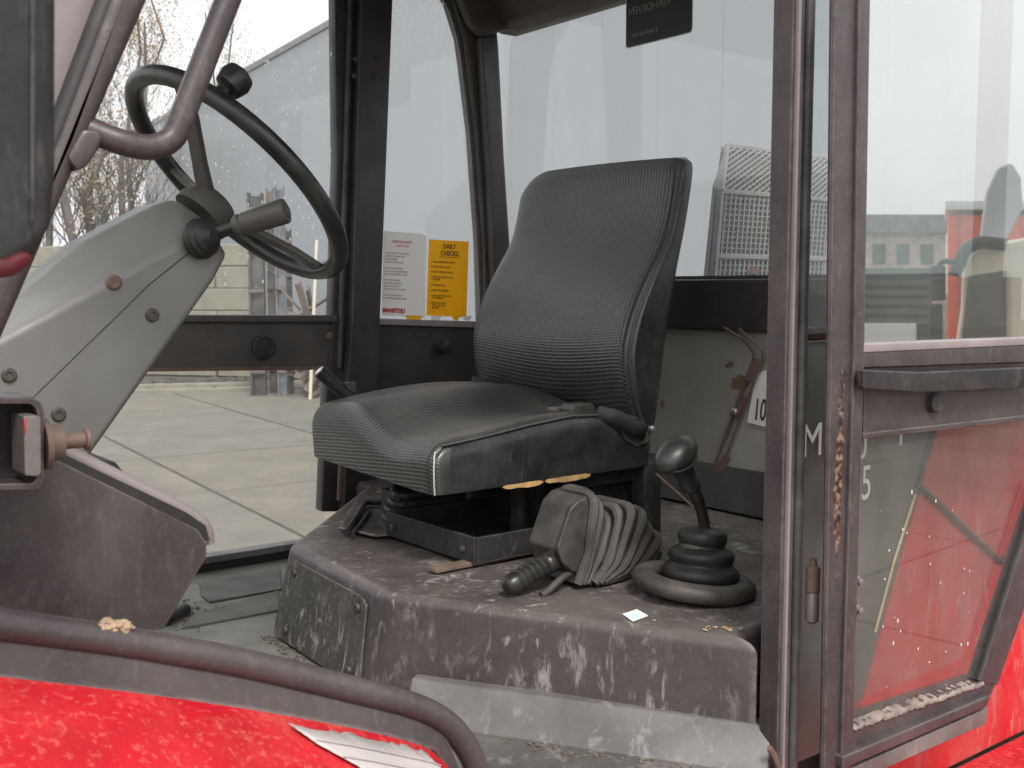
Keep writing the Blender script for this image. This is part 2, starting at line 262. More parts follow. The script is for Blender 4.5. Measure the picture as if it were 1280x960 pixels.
# ------------------------------------------------------------------ mesh helpers
class MB:
    def __init__(s): s.v = []; s.f = []; s.mi = []; s.cur = 0
    def add(s, vs, fs):
        o = len(s.v); s.v += [tuple(p) for p in vs]; s.f += [tuple(i + o for i in f) for f in fs]; s.mi += [s.cur] * len(fs); return s
    def box(s, a, b):
        x0, x1 = sorted((a[0], b[0])); y0, y1 = sorted((a[1], b[1])); z0, z1 = sorted((a[2], b[2]))
        return s.add([(x0, y0, z0), (x1, y0, z0), (x1, y1, z0), (x0, y1, z0), (x0, y0, z1), (x1, y0, z1), (x1, y1, z1), (x0, y1, z1)],
                     [(3, 2, 1, 0), (4, 5, 6, 7), (0, 1, 5, 4), (1, 2, 6, 5), (2, 3, 7, 6), (3, 0, 4, 7)])
    def prism(s, pts, vec):
        pts = [Vector(p) for p in pts]; vec = Vector(vec); n = len(pts)
        nrm = sum(((pts[i] - pts[0]).cross(pts[(i + 1) % n] - pts[0]) for i in range(1, n)), Vector())
        if nrm.dot(vec) > 0: pts.reverse()
        return s.add(pts + [p + vec for p in pts], [tuple(range(n)), tuple(range(2 * n - 1, n - 1, -1))] + [(i, i + n, (i + 1) % n + n, (i + 1) % n) for i in range(n)])
    def tube(s, path, r, seg=12, cap=True):
        path = [Vector(p) for p in path]; rs = r if isinstance(r, (list, tuple)) else [r] * len(path)
        up = None; vs = []; fs = []; n = len(path)
        for i, p in enumerate(path):
            t = (path[min(i + 1, n - 1)] - path[max(i - 1, 0)]).normalized()
            if up is None: up = Vector((0, 0, 1)) if abs(t.z) < .9 else Vector((1, 0, 0))
            a = t.cross(up).normalized(); up = a.cross(t).normalized()
            vs += [p + (a * math.cos(2 * math.pi * k / seg) + up * math.sin(2 * math.pi * k / seg)) * rs[i] for k in range(seg)]
        for i in range(n - 1):
            for k in range(seg): fs.append((i * seg + k, i * seg + (k + 1) % seg, (i + 1) * seg + (k + 1) % seg, (i + 1) * seg + k))
        if cap: fs += [tuple(range(seg - 1, -1, -1)), tuple((n - 1) * seg + k for k in range(seg))]
        return s.add(vs, fs)
    def bar(s, a, b, wd, ht, up=(0, 0, 1)):
        a, b = Vector(a), Vector(b); t = (b - a).normalized(); sd_ = t.cross(Vector(up)).normalized(); u = sd_.cross(t)
        c = [-sd_ * wd / 2 - u * ht / 2, sd_ * wd / 2 - u * ht / 2, sd_ * wd / 2 + u * ht / 2, -sd_ * wd / 2 + u * ht / 2]
        return s.add([a + q for q in c] + [b + q for q in c], [(3, 2, 1, 0), (4, 5, 6, 7), (0, 1, 5, 4), (1, 2, 6, 5), (2, 3, 7, 6), (3, 0, 4, 7)][:2] + [(i, (i + 1) % 4, (i + 1) % 4 + 4, i + 4) for i in range(4)])
    def lathe(s, o, d, prof, seg=24, sq=None):
        o, d = Vector(o), Vector(d).normalized(); a = d.orthogonal().normalized(); b = d.cross(a); vs = []; fs = []
        for h, r in prof:
            vs += [o + d * h + (a * math.cos(2 * math.pi * k / seg) + b * math.sin(2 * math.pi * k / seg)) * r for k in range(seg)]
        for i in range(len(prof) - 1):
            for k in range(seg): fs.append((i * seg + k, i * seg + (k + 1) % seg, (i + 1) * seg + (k + 1) % seg, (i + 1) * seg + k))
        fs += [tuple(range(seg - 1, -1, -1)), tuple((len(prof) - 1) * seg + k for k in range(seg))]
        return s.add(vs, fs)
    def torus(s, o, d, R_, r, seg=48, sg=12, stretch=1.0):
        o, d = Vector(o), Vector(d).normalized(); a = d.orthogonal().normalized(); b = d.cross(a); vs = []; fs = []
        for i in range(seg):
            th = 2 * math.pi * i / seg; e = a * math.cos(th) + b * math.sin(th)
            vs += [o + e * (R_ + r * math.cos(2 * math.pi * k / sg)) + d * r * stretch * math.sin(2 * math.pi * k / sg) for k in range(sg)]
        for i in range(seg):
            for k in range(sg): fs.append((i * sg + k, ((i + 1) % seg) * sg + k, ((i + 1) % seg) * sg + (k + 1) % sg, i * sg + (k + 1) % sg))
        return s.add(vs, fs)
    def ball(s, o, rx, ry, rz, rot=None, seg=20, rings=12):
        vs = []; fs = []
        for i in range(rings + 1):
            ph = math.pi * i / rings
            for k in range(seg):
                p = Vector((rx * math.sin(ph) * math.cos(2 * math.pi * k / seg), ry * math.sin(ph) * math.sin(2 * math.pi * k / seg), rz * math.cos(ph)))
                if rot: p = rot @ p
                vs.append(Vector(o) + p)
        for i in range(rings):
            for k in range(seg): fs.append((i * seg + k, (i + 1) * seg + k, (i + 1) * seg + (k + 1) % seg, i * seg + (k + 1) % seg))
        return s.add(vs, fs)
    def build(s, name, mat, parent=None, bevel=0., segs=2, label=None, angle=40, smooth=True, sub=0, origin=None):
        me = bpy.data.meshes.new(name); vs = s.v
        if origin is not None: vs = [tuple(Vector(p) - Vector(origin)) for p in vs]
        me.from_pydata(vs, [], s.f)
        for m in (mat if isinstance(mat, (list, tuple)) else [mat]): me.materials.append(m)
        bm = bmesh.new(); bm.from_mesh(me)
        for f, i in zip(bm.faces, s.mi): f.material_index = i
        bmesh.ops.remove_doubles(bm, verts=bm.verts, dist=1e-6)
        bmesh.ops.recalc_face_normals(bm, faces=bm.faces)
        if bevel:
            es = [e for e in bm.edges if len(e.link_faces) == 2 and e.calc_face_angle(0) > R(28)]
            bmesh.ops.bevel(bm, geom=es, offset=bevel, segments=segs, affect='EDGES', profile=.5, clamp_overlap=True)
        bm.to_mesh(me); bm.free()
        if smooth:
            for p in me.polygons: p.use_smooth = True
            me.set_sharp_from_angle(angle=R(angle))
        o = bpy.data.objects.new(name, me); COL.objects.link(o)
        if origin is not None: o.location = origin
        if sub:
            md = o.modifiers.new('s', 'SUBSURF'); md.levels = sub; md.render_levels = sub
        elif bevel:
            o.modifiers.new('w', 'WEIGHTED_NORMAL').keep_sharp = True
        adopt(o, parent)
        if label: o['label'] = label
        return o
def adopt(o, parent):
    if parent is None: return
    o.parent = parent
    if parent.type == 'EMPTY': o.matrix_parent_inverse = Matrix.Translation(-parent.location)
    elif parent.location.length: o.matrix_parent_inverse = Matrix.Translation(-parent.location)
def thing(name, label, cat, loc, group=None):
    o = bpy.data.objects.new(name, None); COL.objects.link(o); o.location = loc; o.empty_display_size = .2
    o['label'] = label; o['category'] = cat
    if group: o['group'] = group
    return o
def tag(o, label, cat, group=None, kind=None):
    if label: o['label'] = label
    if cat: o['category'] = cat
    if group: o['group'] = group
    if kind: o['kind'] = kind
    return o
def again(o, loc, parent, rot=None):
    c = o.copy(); COL.objects.link(c); c.parent = None; c.location = loc
    if rot is not None: c.rotation_euler = rot
    c.matrix_parent_inverse = Matrix(); adopt(c, parent); return c
def PX(pts, ax, v): return [on(*p, ax, v) for p in pts]
def plate(pts, ax, v, th): 
    d = {'X': (th, 0, 0), 'Y': (0, th, 0), 'Z': (0, 0, th)}[ax]
    return MB().prism(PX(pts, ax, v), d)
def text(s, name, mat, o, ux, uy, size, parent, align='LEFT', thick=0.0004, bold=0., sx=1.0, shear=0.):
    cu = bpy.data.curves.new(name, 'FONT'); cu.body = s; cu.size = size; cu.align_x = align; cu.offset = bold; cu.extrude = thick; cu.shear = shear; cu.resolution_u = 3
    t = bpy.data.objects.new(name, cu); COL.objects.link(t); dg = bpy.context.evaluated_depsgraph_get(); dg.update()
    me = bpy.data.meshes.new_from_object(t.evaluated_get(dg)); bpy.data.objects.remove(t)
    ux, uy = Vector(ux).normalized(), Vector(uy).normalized(); n_ = ux.cross(uy)
    mt = Matrix((ux * sx, uy, n_)).transposed().to_4x4(); mt.translation = Vector(o)
    me.transform(mt); me.materials.clear(); me.materials.append(mat)
    ob = bpy.data.objects.new(name, me); COL.objects.link(ob); adopt(ob, parent); return ob
def arc(c, a, b, n, a0, a1):       # points c + a cos + b sin
    return [Vector(c) + Vector(a) * math.cos(a0 + (a1 - a0) * i / n) + Vector(b) * math.sin(a0 + (a1 - a0) * i / n) for i in range(n + 1)]
def fillet(pts, r, n=6):           # rounded polyline for tubes
    pts = [Vector(p) for p in pts]; out = [pts[0]]
    for i in range(1, len(pts) - 1):
        p = pts[i]; a = (pts[i - 1] - p); b = (pts[i + 1] - p); k = min(r, a.length * .45, b.length * .45)
        A = p + a.normalized() * k; B = p + b.normalized() * k
        for j in range(n + 1):
            t = j / n; out.append(A * (1 - t) ** 2 + p * 2 * t * (1 - t) + B * t ** 2)
    return out + [pts[-1]]

# ================================================================== GROUND, YARD
gd = Vector((.090, 1, 0)).normalized(); gx = Vector((gd.y, -gd.x, 0))
g = MB().add([(-250, -250, -.012), (250, -250, -.012), (250, 250, -.012), (-250, 250, -.012)], [(0, 1, 2, 3)]).build('ground', m_earth); g['kind'] = 'structure'
P0 = Vector((3.465, 8.446, 0)); PITCH = 2.05
slabs = []
for m_ in (m_concrete, m_concrete2, m_concrete3):
    b = MB(); h = PITCH / 2 - .022
    b.add([gx * -h + gd * -h + Vector((0, 0, -.1)), gx * h + gd * -h + Vector((0, 0, -.1)), gx * h + gd * h + Vector((0, 0, -.1)), gx * -h + gd * h + Vector((0, 0, -.1)),
           gx * -h + gd * -h, gx * h + gd * -h, gx * h + gd * h, gx * -h + gd * h], [(3, 2, 1, 0), (4, 5, 6, 7), (0, 1, 5, 4), (1, 2, 6, 5), (2, 3, 7, 6), (3, 0, 4, 7)])
    slabs.append((b, m_))
rr = random.Random(3); protos = [None] * 3
for i in range(-2, 5):
    for j in range(-3, 5):
        c = P0 + gx * PITCH * (i + .5) + gd * PITCH * (j + .5)
        k = rr.choice((0, 0, 1, 2, 2)); loc = (c.x, c.y, rr.uniform(0, .006))
        if protos[k] is None:
            protos[k] = slabs[k][0].build('slab', slabs[k][1], bevel=.006, segs=1); protos[k].location = loc; adopt(protos[k], g)
        else: again(protos[k], loc, g)
# rest of the yard paving, in the same slabs but only seen by reflection and far away: one sheet
b = MB()
for i in range(-12, 14):
    for j in range(-12, 5):
        if -2 <= i < 5 and -3 <= j < 5: continue
        c = P0 + gx * PITCH * (i + .5) + gd * PITCH * (j + .5); h = PITCH / 2 - .014
        b.add([c - gx * h - gd * h, c + gx * h - gd * h, c + gx * h + gd * h, c - gx * h + gd * h], [(0, 1, 2, 3)])
o = b.build('paving', m_concrete, g, smooth=False); o['kind'] = 'stuff'
# kerb-like concrete edging at the far end of the slabs
b = MB(); a_, c_ = far(60, 488, 18.2), far(420, 474, 18.2)
for dz, off in ((.06, 0), (.10, .5)):
    q = FWD * off; b.bar(Vector((a_.x, a_.y, dz / 2)) + q, Vector((c_.x, c_.y, dz / 2)) + q, .16, dz)
o = b.build('kerb', m_block, bevel=.01); o['kind'] = 'structure'
# litter and soil along the wall foot
b = MB(); rl = random.Random(5)
for i in range(420):
    p = far(rl.uniform(150, 430), 470, rl.uniform(18.4, 20.5)); s_ = rl.uniform(.02, .10)
    b.ball((p.x, p.y, s_ * .2), s_ * rl.uniform(.7, 1.8), s_, s_ * .5, Matrix.Rotation(rl.uniform(0, 6), 3, 'Z'), 5, 3)
tag(b.build('rubble', m_earth), 'loose soil and rubble lying along the foot of the block wall', 'rubble', kind='stuff')

# concrete block wall
A, B = far(-40, 360, 24.5), far(318, 360, 21.0); A.z = B.z = 0; wd = (B - A).normalized(); L = (B - A).length; wn = Vector((wd.y, -wd.x, 0))
if wn.dot(FWD) > 0: wn = -wn
wall = thing('block_wall', 'low yellowish grey wall of stacked concrete blocks in front of bare trees', 'wall', (A + B) / 2)
b = MB(); b.bar(Vector((0, 0, .205)) - wd * .79, Vector((0, 0, .205)) + wd * .79, .5, .40)
proto = b.build('block', m_block, bevel=.018, segs=1); proto.location = A; first = True
n = int(L / 1.6) + 1
hf = MB(); hf.bar(Vector((0, 0, .205)) - wd * .39, Vector((0, 0, .205)) + wd * .39, .5, .40); hproto = hf.build('block', m_block, bevel=.018, segs=1); hproto.location = A + wd * (1.6 * n - .4) + Vector((0, 0, 0)); adopt(hproto, wall)
for r_ in (2, 4): again(hproto, A + wd * (1.6 * n - .4) + Vector((0, 0, r_ * .41)), wall)
for r_ in range(6):
    for k in range(n):
        c = A + wd * (1.6 * (k + .5 * (r_ % 2))) + wn * rr.uniform(-.02, .02); c.z = r_ * .41
        if first: proto.location = c; adopt(proto, wall); first = False
        else: again(proto, c, wall)

# warehouse
A = far(188, 150, 40.5); B = far(240, 150, 34.8); C = far(420, 52, 23.7)
wd = (Vector((C.x, C.y, 0)) - Vector((B.x, B.y, 0))).normalized(); wn = Vector((wd.y, -wd.x, 0))
ztop = 7.1
A0 = Vector((B.x, B.y, 0)) - wd * 6.2
wh = thing('warehouse', 'long pale grey warehouse clad in tall smooth panels', 'building', A0 + wd * 15)
b = MB(); hw = .597
b.prism([(-wd * hw) + Vector((0, 0, .1)), wd * hw + Vector((0, 0, .1)), wd * hw + Vector((0, 0, ztop)), -wd * hw + Vector((0, 0, ztop))], wn * .08)
pr = None
for k in range(32):
    c = A0 + wd * (1.2 * (k + .5)) + wn * 0
    if pr is None: pr = b.build('panel', m_panel, bevel=.002, segs=1); pr.location = c; adopt(pr, wh)
    else: again(pr, c, wh)
b = MB(); e0, e1 = A0, A0 + wd * 38.4; bk = wn if wn.dot(FWD) > 0 else -wn
b.prism([e0 + bk * .1, e1 + bk * .1, e1 + bk * .1 + Vector((0, 0, ztop - .02)), e0 + bk * .1 + Vector((0, 0, ztop - .02))], bk * 14); b.build('wall', m_trim, wh)
b = MB(); b.prism([e0 - bk * .12 + Vector((0, 0, ztop)), e1 - bk * .12 + Vector((0, 0, ztop)), e1 - bk * .12 + Vector((0, 0, ztop + .16)), e0 - bk * .12 + Vector((0, 0, ztop + .16))], bk * 14.3); b.build('roof_edge', m_trim, wh, bevel=.02)

# bare trees
def tree(px, D, H, seed, label, lean=0., leaves=160):
    rt_ = random.Random(seed); p = far(px, 360, D); p.z = 0
    t = thing('bare_tree', label, 'tree', p, 'bare trees beyond the block wall')
    tr, br, lf = MB(), MB(), []
    top = p + Vector((rt_.uniform(-.4, .4) + lean, rt_.uniform(-.4, .4), H))
    pts = [p.lerp(top, i / 7) + Vector((rt_.uniform(-.09, .09), rt_.uniform(-.09, .09), 0)) * i for i in range(8)]
    tr.tube(pts, [.13 * (1 - i / 8.2) + .012 for i in range(8)], 6)
    def limb(a, d, ln, r, dep):
        q = [a]; dd = d.copy()
        for i in range(4):
            dd = (dd + Vector((rt_.uniform(-.25, .25), rt_.uniform(-.25, .25), rt_.uniform(.0, .30)))).normalized(); q.append(q[-1] + dd * ln / 4)
        br.tube(q, [r, r * .8, r * .6, r * .45, r * .25], 3, False)
        if dep:
            for k in range(5 if dep > 1 else 4):
                s_ = q[rt_.randint(1, 4)]; ang = rt_.uniform(0, 6.28)
                limb(s_, (dd + Vector((math.cos(ang), math.sin(ang), .35)) * .8).normalized(), ln * .55, r * .5, dep - 1)
        else: lf.extend(q[2:])
    for k in range(22):
        f = rt_.uniform(.18, .97); i = int(f * 7); a = pts[i].lerp(pts[i + 1], f * 7 - i); ang = rt_.uniform(0, 6.28)
        limb(a, Vector((math.cos(ang), math.sin(ang), rt_.uniform(.6, 1.5))).normalized(), H * .24 * (1.1 - f * .6), .035 * (1.15 - f), 2)
    tr.build('trunk', m_bark, t, smooth=False)
    br.cur = 1; 
    for k in range(leaves):
        c = rt_.choice(lf) + Vector((rt_.gauss(0, .1), rt_.gauss(0, .1), rt_.gauss(0, .1))); u = Vector((rt_.uniform(-1, 1), rt_.uniform(-1, 1), rt_.uniform(-1, 1))).normalized(); v_ = u.orthogonal(); s_ = rt_.uniform(.022, .055)
        br.add([c - u * s_, c + v_ * s_ * .7, c + u * s_, c - v_ * s_ * .7], [(0, 1, 2, 3)])
    br.build('crown', [m_bark, m_leaf], t, smooth=False)
specs = [(36, 31, 8.6), (62, 34, 9.4), (84, 30, 7.8), (101, 36, 9.6), (122, 31, 9.2), (140, 35, 9.9), (157, 32, 9.0), (176, 37, 10.6), (194, 46, 13.2), (275, 58, 15.2), (303, 56, 14.4)]
lab = ['bare tree with a few brown leaves nearest the left end of the block wall', 'slender bare tree second from the left beyond the block wall', 'short bare tree behind the block wall, shortest of the row', 'bare tree just behind the shortest one beyond the block wall',
       'bare tree in the middle of the row behind the grab bar', 'tall bare tree right of the middle of the row', 'bare tree close to the far end of the warehouse', 'tall bare tree showing beside the far edge of the warehouse',
       'bare tree partly hidden by the far end of the warehouse', 'orange brown treetop above the warehouse roof, behind the wheel rim', 'orange brown treetop above the warehouse roof, nearer the door post']
for i, ((px, D, H), lb) in enumerate(zip(specs, lab)): tree(px, D, H, 40 + i, lb, leaves=2200 if i > 8 else 1300)

# upright steel leftovers in front of the warehouse
def post_thing(px0, px1, ytop, D, mat, label, extra=0):
    a, c = far(px0, 400, D), far(px1, 400, D); zt = CAM.z + (360 - ytop) / F * D; a.z = c.z = 0
    dirv = (c - a); wv = dirv.length; dirv.normalize()
    t = thing('steel_upright', label, 'steel upright', (a + c) / 2, 'scrap steel uprights')
    b = MB(); mid = (a + c) / 2
    for s_ in (-1, 1): b.bar(mid + dirv * s_ * wv * .4, mid + dirv * s_ * wv * .4 + Vector((0, 0, zt)), wv * .16, wv * .55, FWD)
    b.build('flange', mat, t, bevel=.006)
    b = MB(); b.bar(mid, mid + Vector((0, 0, zt * .985)), wv * .62, wv * .12, FWD); b.build('web', mat, t)
    b = MB()
    for k in range(5): z = zt * (k + .6) / 5; b = MB(); b.bar(mid - dirv * wv * .5 - FWD * wv * .33 + Vector((0, 0, z)), mid + dirv * wv * .5 - FWD * wv * .33 + Vector((0, 0, z)), .03, .05); b.build('cross_tie', m_steel2, t, bevel=.004)
    return t
post_thing(312, 332, 246, 17.2, m_steel1, 'dark steel upright standing at the end of the block wall, leftmost of the scrap uprights')
post_thing(335, 345, 240, 17.5, m_steel2, 'thin brown steel upright between the dark one and the blue one')
post_thing(346, 358, 238, 17.0, m_steel3, 'pale blue grey steel upright behind the wheel spoke')
post_thing(359, 366, 288, 17.3, m_steel1, 'short dark steel upright, rightmost of the scrap uprights')
b = MB(); rs = random.Random(9)
for k in range(46):
    p = far(rs.uniform(362, 414), 400, rs.uniform(16.6, 18)); p.z = rs.uniform(0, 1.35); u = Vector((rs.uniform(-1, 1), rs.uniform(-1, 1), rs.uniform(-.6, 1.2))).normalized()
    b.bar(p, p + u * rs.uniform(.25, .7), rs.uniform(.03, .09), rs.uniform(.03, .12), u.orthogonal())
tag(b.build('scrap_heap', m_steel2, bevel=0), 'tangled heap of grey and brown scrap steel beside the uprights', 'scrap heap', kind='stuff')
b = MB(); a_ = far(386, 392, 16.4); a_.z = .0; c_ = far(396, 300, 16.4); b.bar(a_, c_, .045, .03, FWD); tag(b.build('pale_plank', m_cream, bevel=.004), 'narrow pale plank leaning against the scrap heap', 'plank')

# ================================================================== FORKLIFT
fk = thing('forklift', 'red forklift with worn brown black cab, its door folded back to show the driver seat', 'forklift', (1.25, 1.55, 0))
NEAR, FAR_, REAR = .85, 2.25, 1.72
# chassis and floor
b = MB(); b.prism([(.05, .96, .62), (3.2, .96, .62), (3.2, 2.2, .62), (.05, 2.2, .62)], (0, 0, .40)); b.build('chassis', m_black, fk, bevel=.01)
b = MB(); b.box((-.10, .92, 1.0), (.06, 2.24, 1.52)); b.build('front_bulkhead', m_int, fk, bevel=.01)
b = MB(); b.prism([(.05, .86, 1.022), (1.12, .86, 1.022), (1.12, .93, 1.022), (1.74, .93, 1.022), (1.74, 2.24, 1.022), (.05, 2.24, 1.022)], (0, 0, .018)); fl = b.build('floor', m_floor, fk)
Z1 = 1.0435
for poly in ([(249, 731), (350, 712), (352, 738), (262, 754), (252, 746)], [(229, 784), (241, 770), (348, 740), (350, 764), (232, 786)]):
    b = MB(); b.prism(PX(poly, 'Z', Z1 - .003), (0, 0, .004)); b.build('dark_floor_pad', m_floordark, fl, bevel=.0015)  # pads of darker rubber, slightly proud of the floor
b = MB(); a = on(240, 716, 'Z', 1.062); c = on(372, 694, 'Z', 1.062); b.prism([(.06, 2.225, 1.058), (1.25, 2.225, 1.058), (1.25, 2.262, 1.058), (.06, 2.262, 1.058)], (0, 0, .016)); b.build('threshold', m_bare, fk, bevel=.003)
b = MB(); b.box((.06, 2.228, 1.041), (1.25, 2.262, 1.057)); b.build('threshold_gap_shade', m_rubber, fk)  # dark strip standing for the shaded gap under the threshold

# engine cover
top = [(.822, 1.366), (.852, 1.738), (1.235, 2.14), (1.26, 2.225), (1.70, 2.225), (1.70, .93), (1.096, .928), (1.080, .876)]
bot = [(.800, 1.356), (.818, 1.748), (1.23, 2.16), (1.26, 2.225), (1.70, 2.225), (1.70, .93), (1.096, .926), (1.076, .871)]
b = MB(); n = len(top)
b.add([(x, y, 1.2) for x, y in top] + [(x, y, 1.042) for x, y in bot], [tuple(range(n - 1, -1, -1)), tuple(range(n, 2 * n))] + [(i, (i + 1) % n, (i + 1) % n + n, i + n) for i in range(n)])
ec = b.build('engine_cover', m_cover, fk, bevel=.014, segs=4, label='scuffed brown engine cover with white scrape marks under the seat')
def face_pt(u, h, off=.0):          # point on the sloping front face of the cover
    t0 = Vector((*top[0], 1.2)).lerp(Vector((*top[1], 1.2)), u); b0 = Vector((*bot[0], 1.042)).lerp(Vector((*bot[1], 1.042)), u)
    return b0.lerp(t0, h) + Vector((-off, 0, 0))
b = MB(); b.prism([face_pt(.13, .03, .001), face_pt(.94, .03, .001), face_pt(.94, .82, .001), face_pt(.88, .88, .001), face_pt(.18, .88, .001), face_pt(.13, .82, .001)], (-.004, 0, 0)); ap = b.build('access_panel', m_access, ec, bevel=.0015)
bolt = MB().lathe((0, 0, 0), (-1, 0, 0), [(0, .0075), (.003, .0075), (.0055, .0055), (.0058, .002)], 10).build('bolt', m_boltdark); pb = face_pt(.86, .76, .004); bolt.location = pb; adopt(bolt, ec)
for u, h in ((.2, .76), (.22, .15), (.84, .15)): again(bolt, face_pt(u, h, .004), ec)
# bare riser along the entrance side
ra, rb = Vector((.815, 1.285, 0)), Vector((1.085, .860, 0)); rd = (rb - ra).normalized(); rn = Vector((-rd.y, rd.x, 0)); rn = rn if rn.y < 0 else -rn
b = MB(); b.prism([ra + Vector((0, 0, 1.096)), rb + Vector((0, 0, 1.096)), rb + rn * .035 + Vector((0, 0, 1.046)), ra + rn * .035 + Vector((0, 0, 1.046))], -rn * .02)
b.prism([ra + rn * .035 + Vector((0, 0, 1.046)), rb + rn * .035 + Vector((0, 0, 1.046)), rb + rn * .30 + Vector((0, 0, 1.044)), ra + rn * .30 + Vector((0, 0, 1.044))], (0, 0, -.006))
b.build('tread_plate', m_bare, fk, bevel=.004, segs=3, label='worn bare metal tread plate along the entrance')

# rear wall
b = MB(); b.box((REAR, .92, 1.155), (REAR + .02, 2.22, 1.565)); rp_ = b.build('rear_panel', m_rearpanel, fk, bevel=.003, label='grey rear panel with rust stain and chipped paint behind the seat')
b = MB(); b.prism([(REAR - .02, .92, 1.2), (REAR - .02, .92, 1.12), (REAR + .01, .92, 1.12), (REAR + .01, .92, 1.2)], (0, 1.3, 0)); b.prism([(REAR - .06, .92, 1.205), (REAR - .012, .92, 1.285), (REAR - .002, .92, 1.285), (REAR - .002, .92, 1.205)], (0, 1.3, 0)); b.build('rear_kick_strip', m_int, fk, bevel=.004)
b = MB(); b.box((REAR - .022, .90, 1.563), (REAR + .03, 2.21, 1.668)); b.build('rear_crossbeam', m_int, fk, bevel=.006)
b = MB(); b.prism([(REAR - .10, .84, 2.36), (REAR - .05, .84, 2.30), (REAR - .015, .84, 2.287), (REAR + .04, .84, 2.287), (REAR + .04, .84, 2.36)], (0, 1.41, 0)); b.build('rear_header', m_intbrown, fk, bevel=.008)
b = MB(); b.box((REAR + .004, 1.0, 1.66), (REAR + .009, 2.26, 2.30)); rw = b.build('rear_window', m_glassrear, fk)
b = MB(); b.tube([(REAR + .002, 2.25, 1.67), (REAR + .002, 1.0, 1.67)], .006, 6); b.build('window_seal', m_rubber, rw)
# mirrored sticker
sq = PX([(770, 0), (783, 59), (864, 36), (860, -23)], 'X', REAR + .012); sq = [Vector((REAR + .0035, p.y, p.z)) for p in sq]
z0 = 2.232; y0, y1 = sq[1].y, sq[2].y
cx = REAR + .0038
def rpoly(y0, y1, z0, z1, r, ax, v):
    out = []
    for (cy, cz, a0) in ((y0 + r, z0 + r, 180), (y1 - r, z0 + r, 270), (y1 - r, z1 - r, 0), (y0 + r, z1 - r, 90)):
        for k in range(5): a = R(a0 + 22.5 * k); out.append((cy + r * math.cos(a), cz + r * math.sin(a)))
    return [Vector((v, y, z)) if ax == 'X' else Vector((y, v, z)) for y, z in out]
p1, p2 = on(783, 60, 'X', cx), on(865, 37, 'X', cx)
b = MB(); b.prism(rpoly(p2.y, p1.y, p1.z, p1.z + .115, .008, 'X', cx - .0012), (.0008, 0, 0)); st = b.build('dealer_sticker', m_sticker, rw, label='dark green dealer sticker seen reversed through the rear window')
b = MB(); b.prism(rpoly(p2.y - .002, p1.y + .002, p1.z - .002, p1.z + .117, .009, 'X', cx - .0003), (.0006, 0, 0)); b.build('sticker_border', m_white, rw)
w_ = p1.y - p2.y
text('VERHOEVEN', 'lettering', m_stickerink, (cx - .0014, p2.y + w_ * .30, p1.z + .068), (0, 1, 0), (0, 0, 1), .023, rw)
text('T 0123 456 789', 'lettering', m_stickerink, (cx - .0014, p2.y + w_ * .50, p1.z + .018), (0, 1, 0), (0, 0, 1), .012, rw)
text('BV', 'lettering', m_stickerink, (cx - .0014, p2.y + w_ * .52, p1.z + .094), (0, 1, 0), (0, 0, 1), .016, rw)
b = MB(); b.torus((cx - .0014, p2.y + .022, p1.z + .083), (1, 0, 0), .013, .0012, 24, 6); b.build('emblem', m_stickerink, rw)
def blot(name, mat, cx_, cy_, rx, ry, seed, rot=0., n_=26, j_=.5):
    q = random.Random(seed); ps_ = []
    for k in range(n_):
        a = 2 * math.pi * k / n_; r_ = 1 - j_ * q.random(); x, y = rx * r_ * math.cos(a), ry * r_ * math.sin(a)
        ps_.append((cx_ + x * math.cos(rot) - y * math.sin(rot), cy_ + x * math.sin(rot) + y * math.cos(rot)))
    return MB().prism(PX(ps_, 'X', REAR - .0012), (.001, 0, 0)).build(name, mat, rp_, smooth=False)
m_chip = M('bare_primer', (.36, .35, .32), .6); m_stain = M('rust_stain', (.24, .155, .085), .7, dirt=(.13, .085, .05), damt=.8, dscale=30)
blot('paint_chip', m_chip, 868, 458, 9, 3.2, 1, 1.9); blot('paint_chip', m_chip, 859, 472, 10, 3, 2, 1.2); blot('paint_chip', m_chip, 862, 480, 5, 3, 5, .4)
blot('rust_stain', m_stain, 924, 478, 14, 10, 3, -.6, 30, .35); blot('rust_stain', m_stain, 828, 505, 3, 7, 4); blot('rust_stain', m_stain, 912, 456, 7, 4, 8, -.5)
# number card on the rear panel
q = PX([(934, 528), (944, 470), (953, 464), (985, 458), (985, 541)], 'X', REAR - .003); b = MB().prism(q, (.002, 0, 0)); nc = b.build('number_plate', m_paper, fk, label='white number plate reading 10 on the rear panel')
p = on(941, 524, 'X', REAR - .0035); text('10', 'lettering', m_inkdark, p, (0, -1, 0), (0, 0, 1), .062, nc, sx=.52, shear=.18, bold=.0006)
# latch rods on the rear panel
b = MB(); X_ = REAR - .012
for dx in (0, 12): b.tube(fillet([on(905 + dx * 1.6, 409 + dx * .2, 'X', X_ - .02), on(930 + dx, 425 + dx * .2, 'X', X_ - .02), on(944 + dx, 442, 'X', X_ - .004), on(916 + dx * .9, 520, 'X', X_), on(872 + dx * .8, 640, 'X', X_)], .02), .0028, 8)
lr = b.build('latch_rod', m_rustmetal, fk, label='rusty hooked latch rods on the rear panel')
for (x_, y_) in ((938, 462), (920, 508), (898, 582)):
    b = MB(); b.prism(PX([(x_ - 9, y_ + 12), (x_ + 6, y_ - 14), (x_ + 14, y_ - 11), (x_ + 2, y_ + 16)], 'X', X_ - .006), (.004, 0, 0)); b.build('latch_clip', m_rustmetal, lr, bevel=.001)
b = MB(); b.lathe(on(919, 514, 'X', X_ - .006), (-1, 0, 0), [(0, .007), (.004, .007), (.007, .003)], 12); b.build('rivet', m_chrome, lr)
b = MB(); b.tube([on(820, 592, 'X', 1.4), on(860, 628, 'X', 1.44), on(893, 655, 'X', 1.46)], .0025, 6); b.build('control_wire', m_rustmetal, fk)
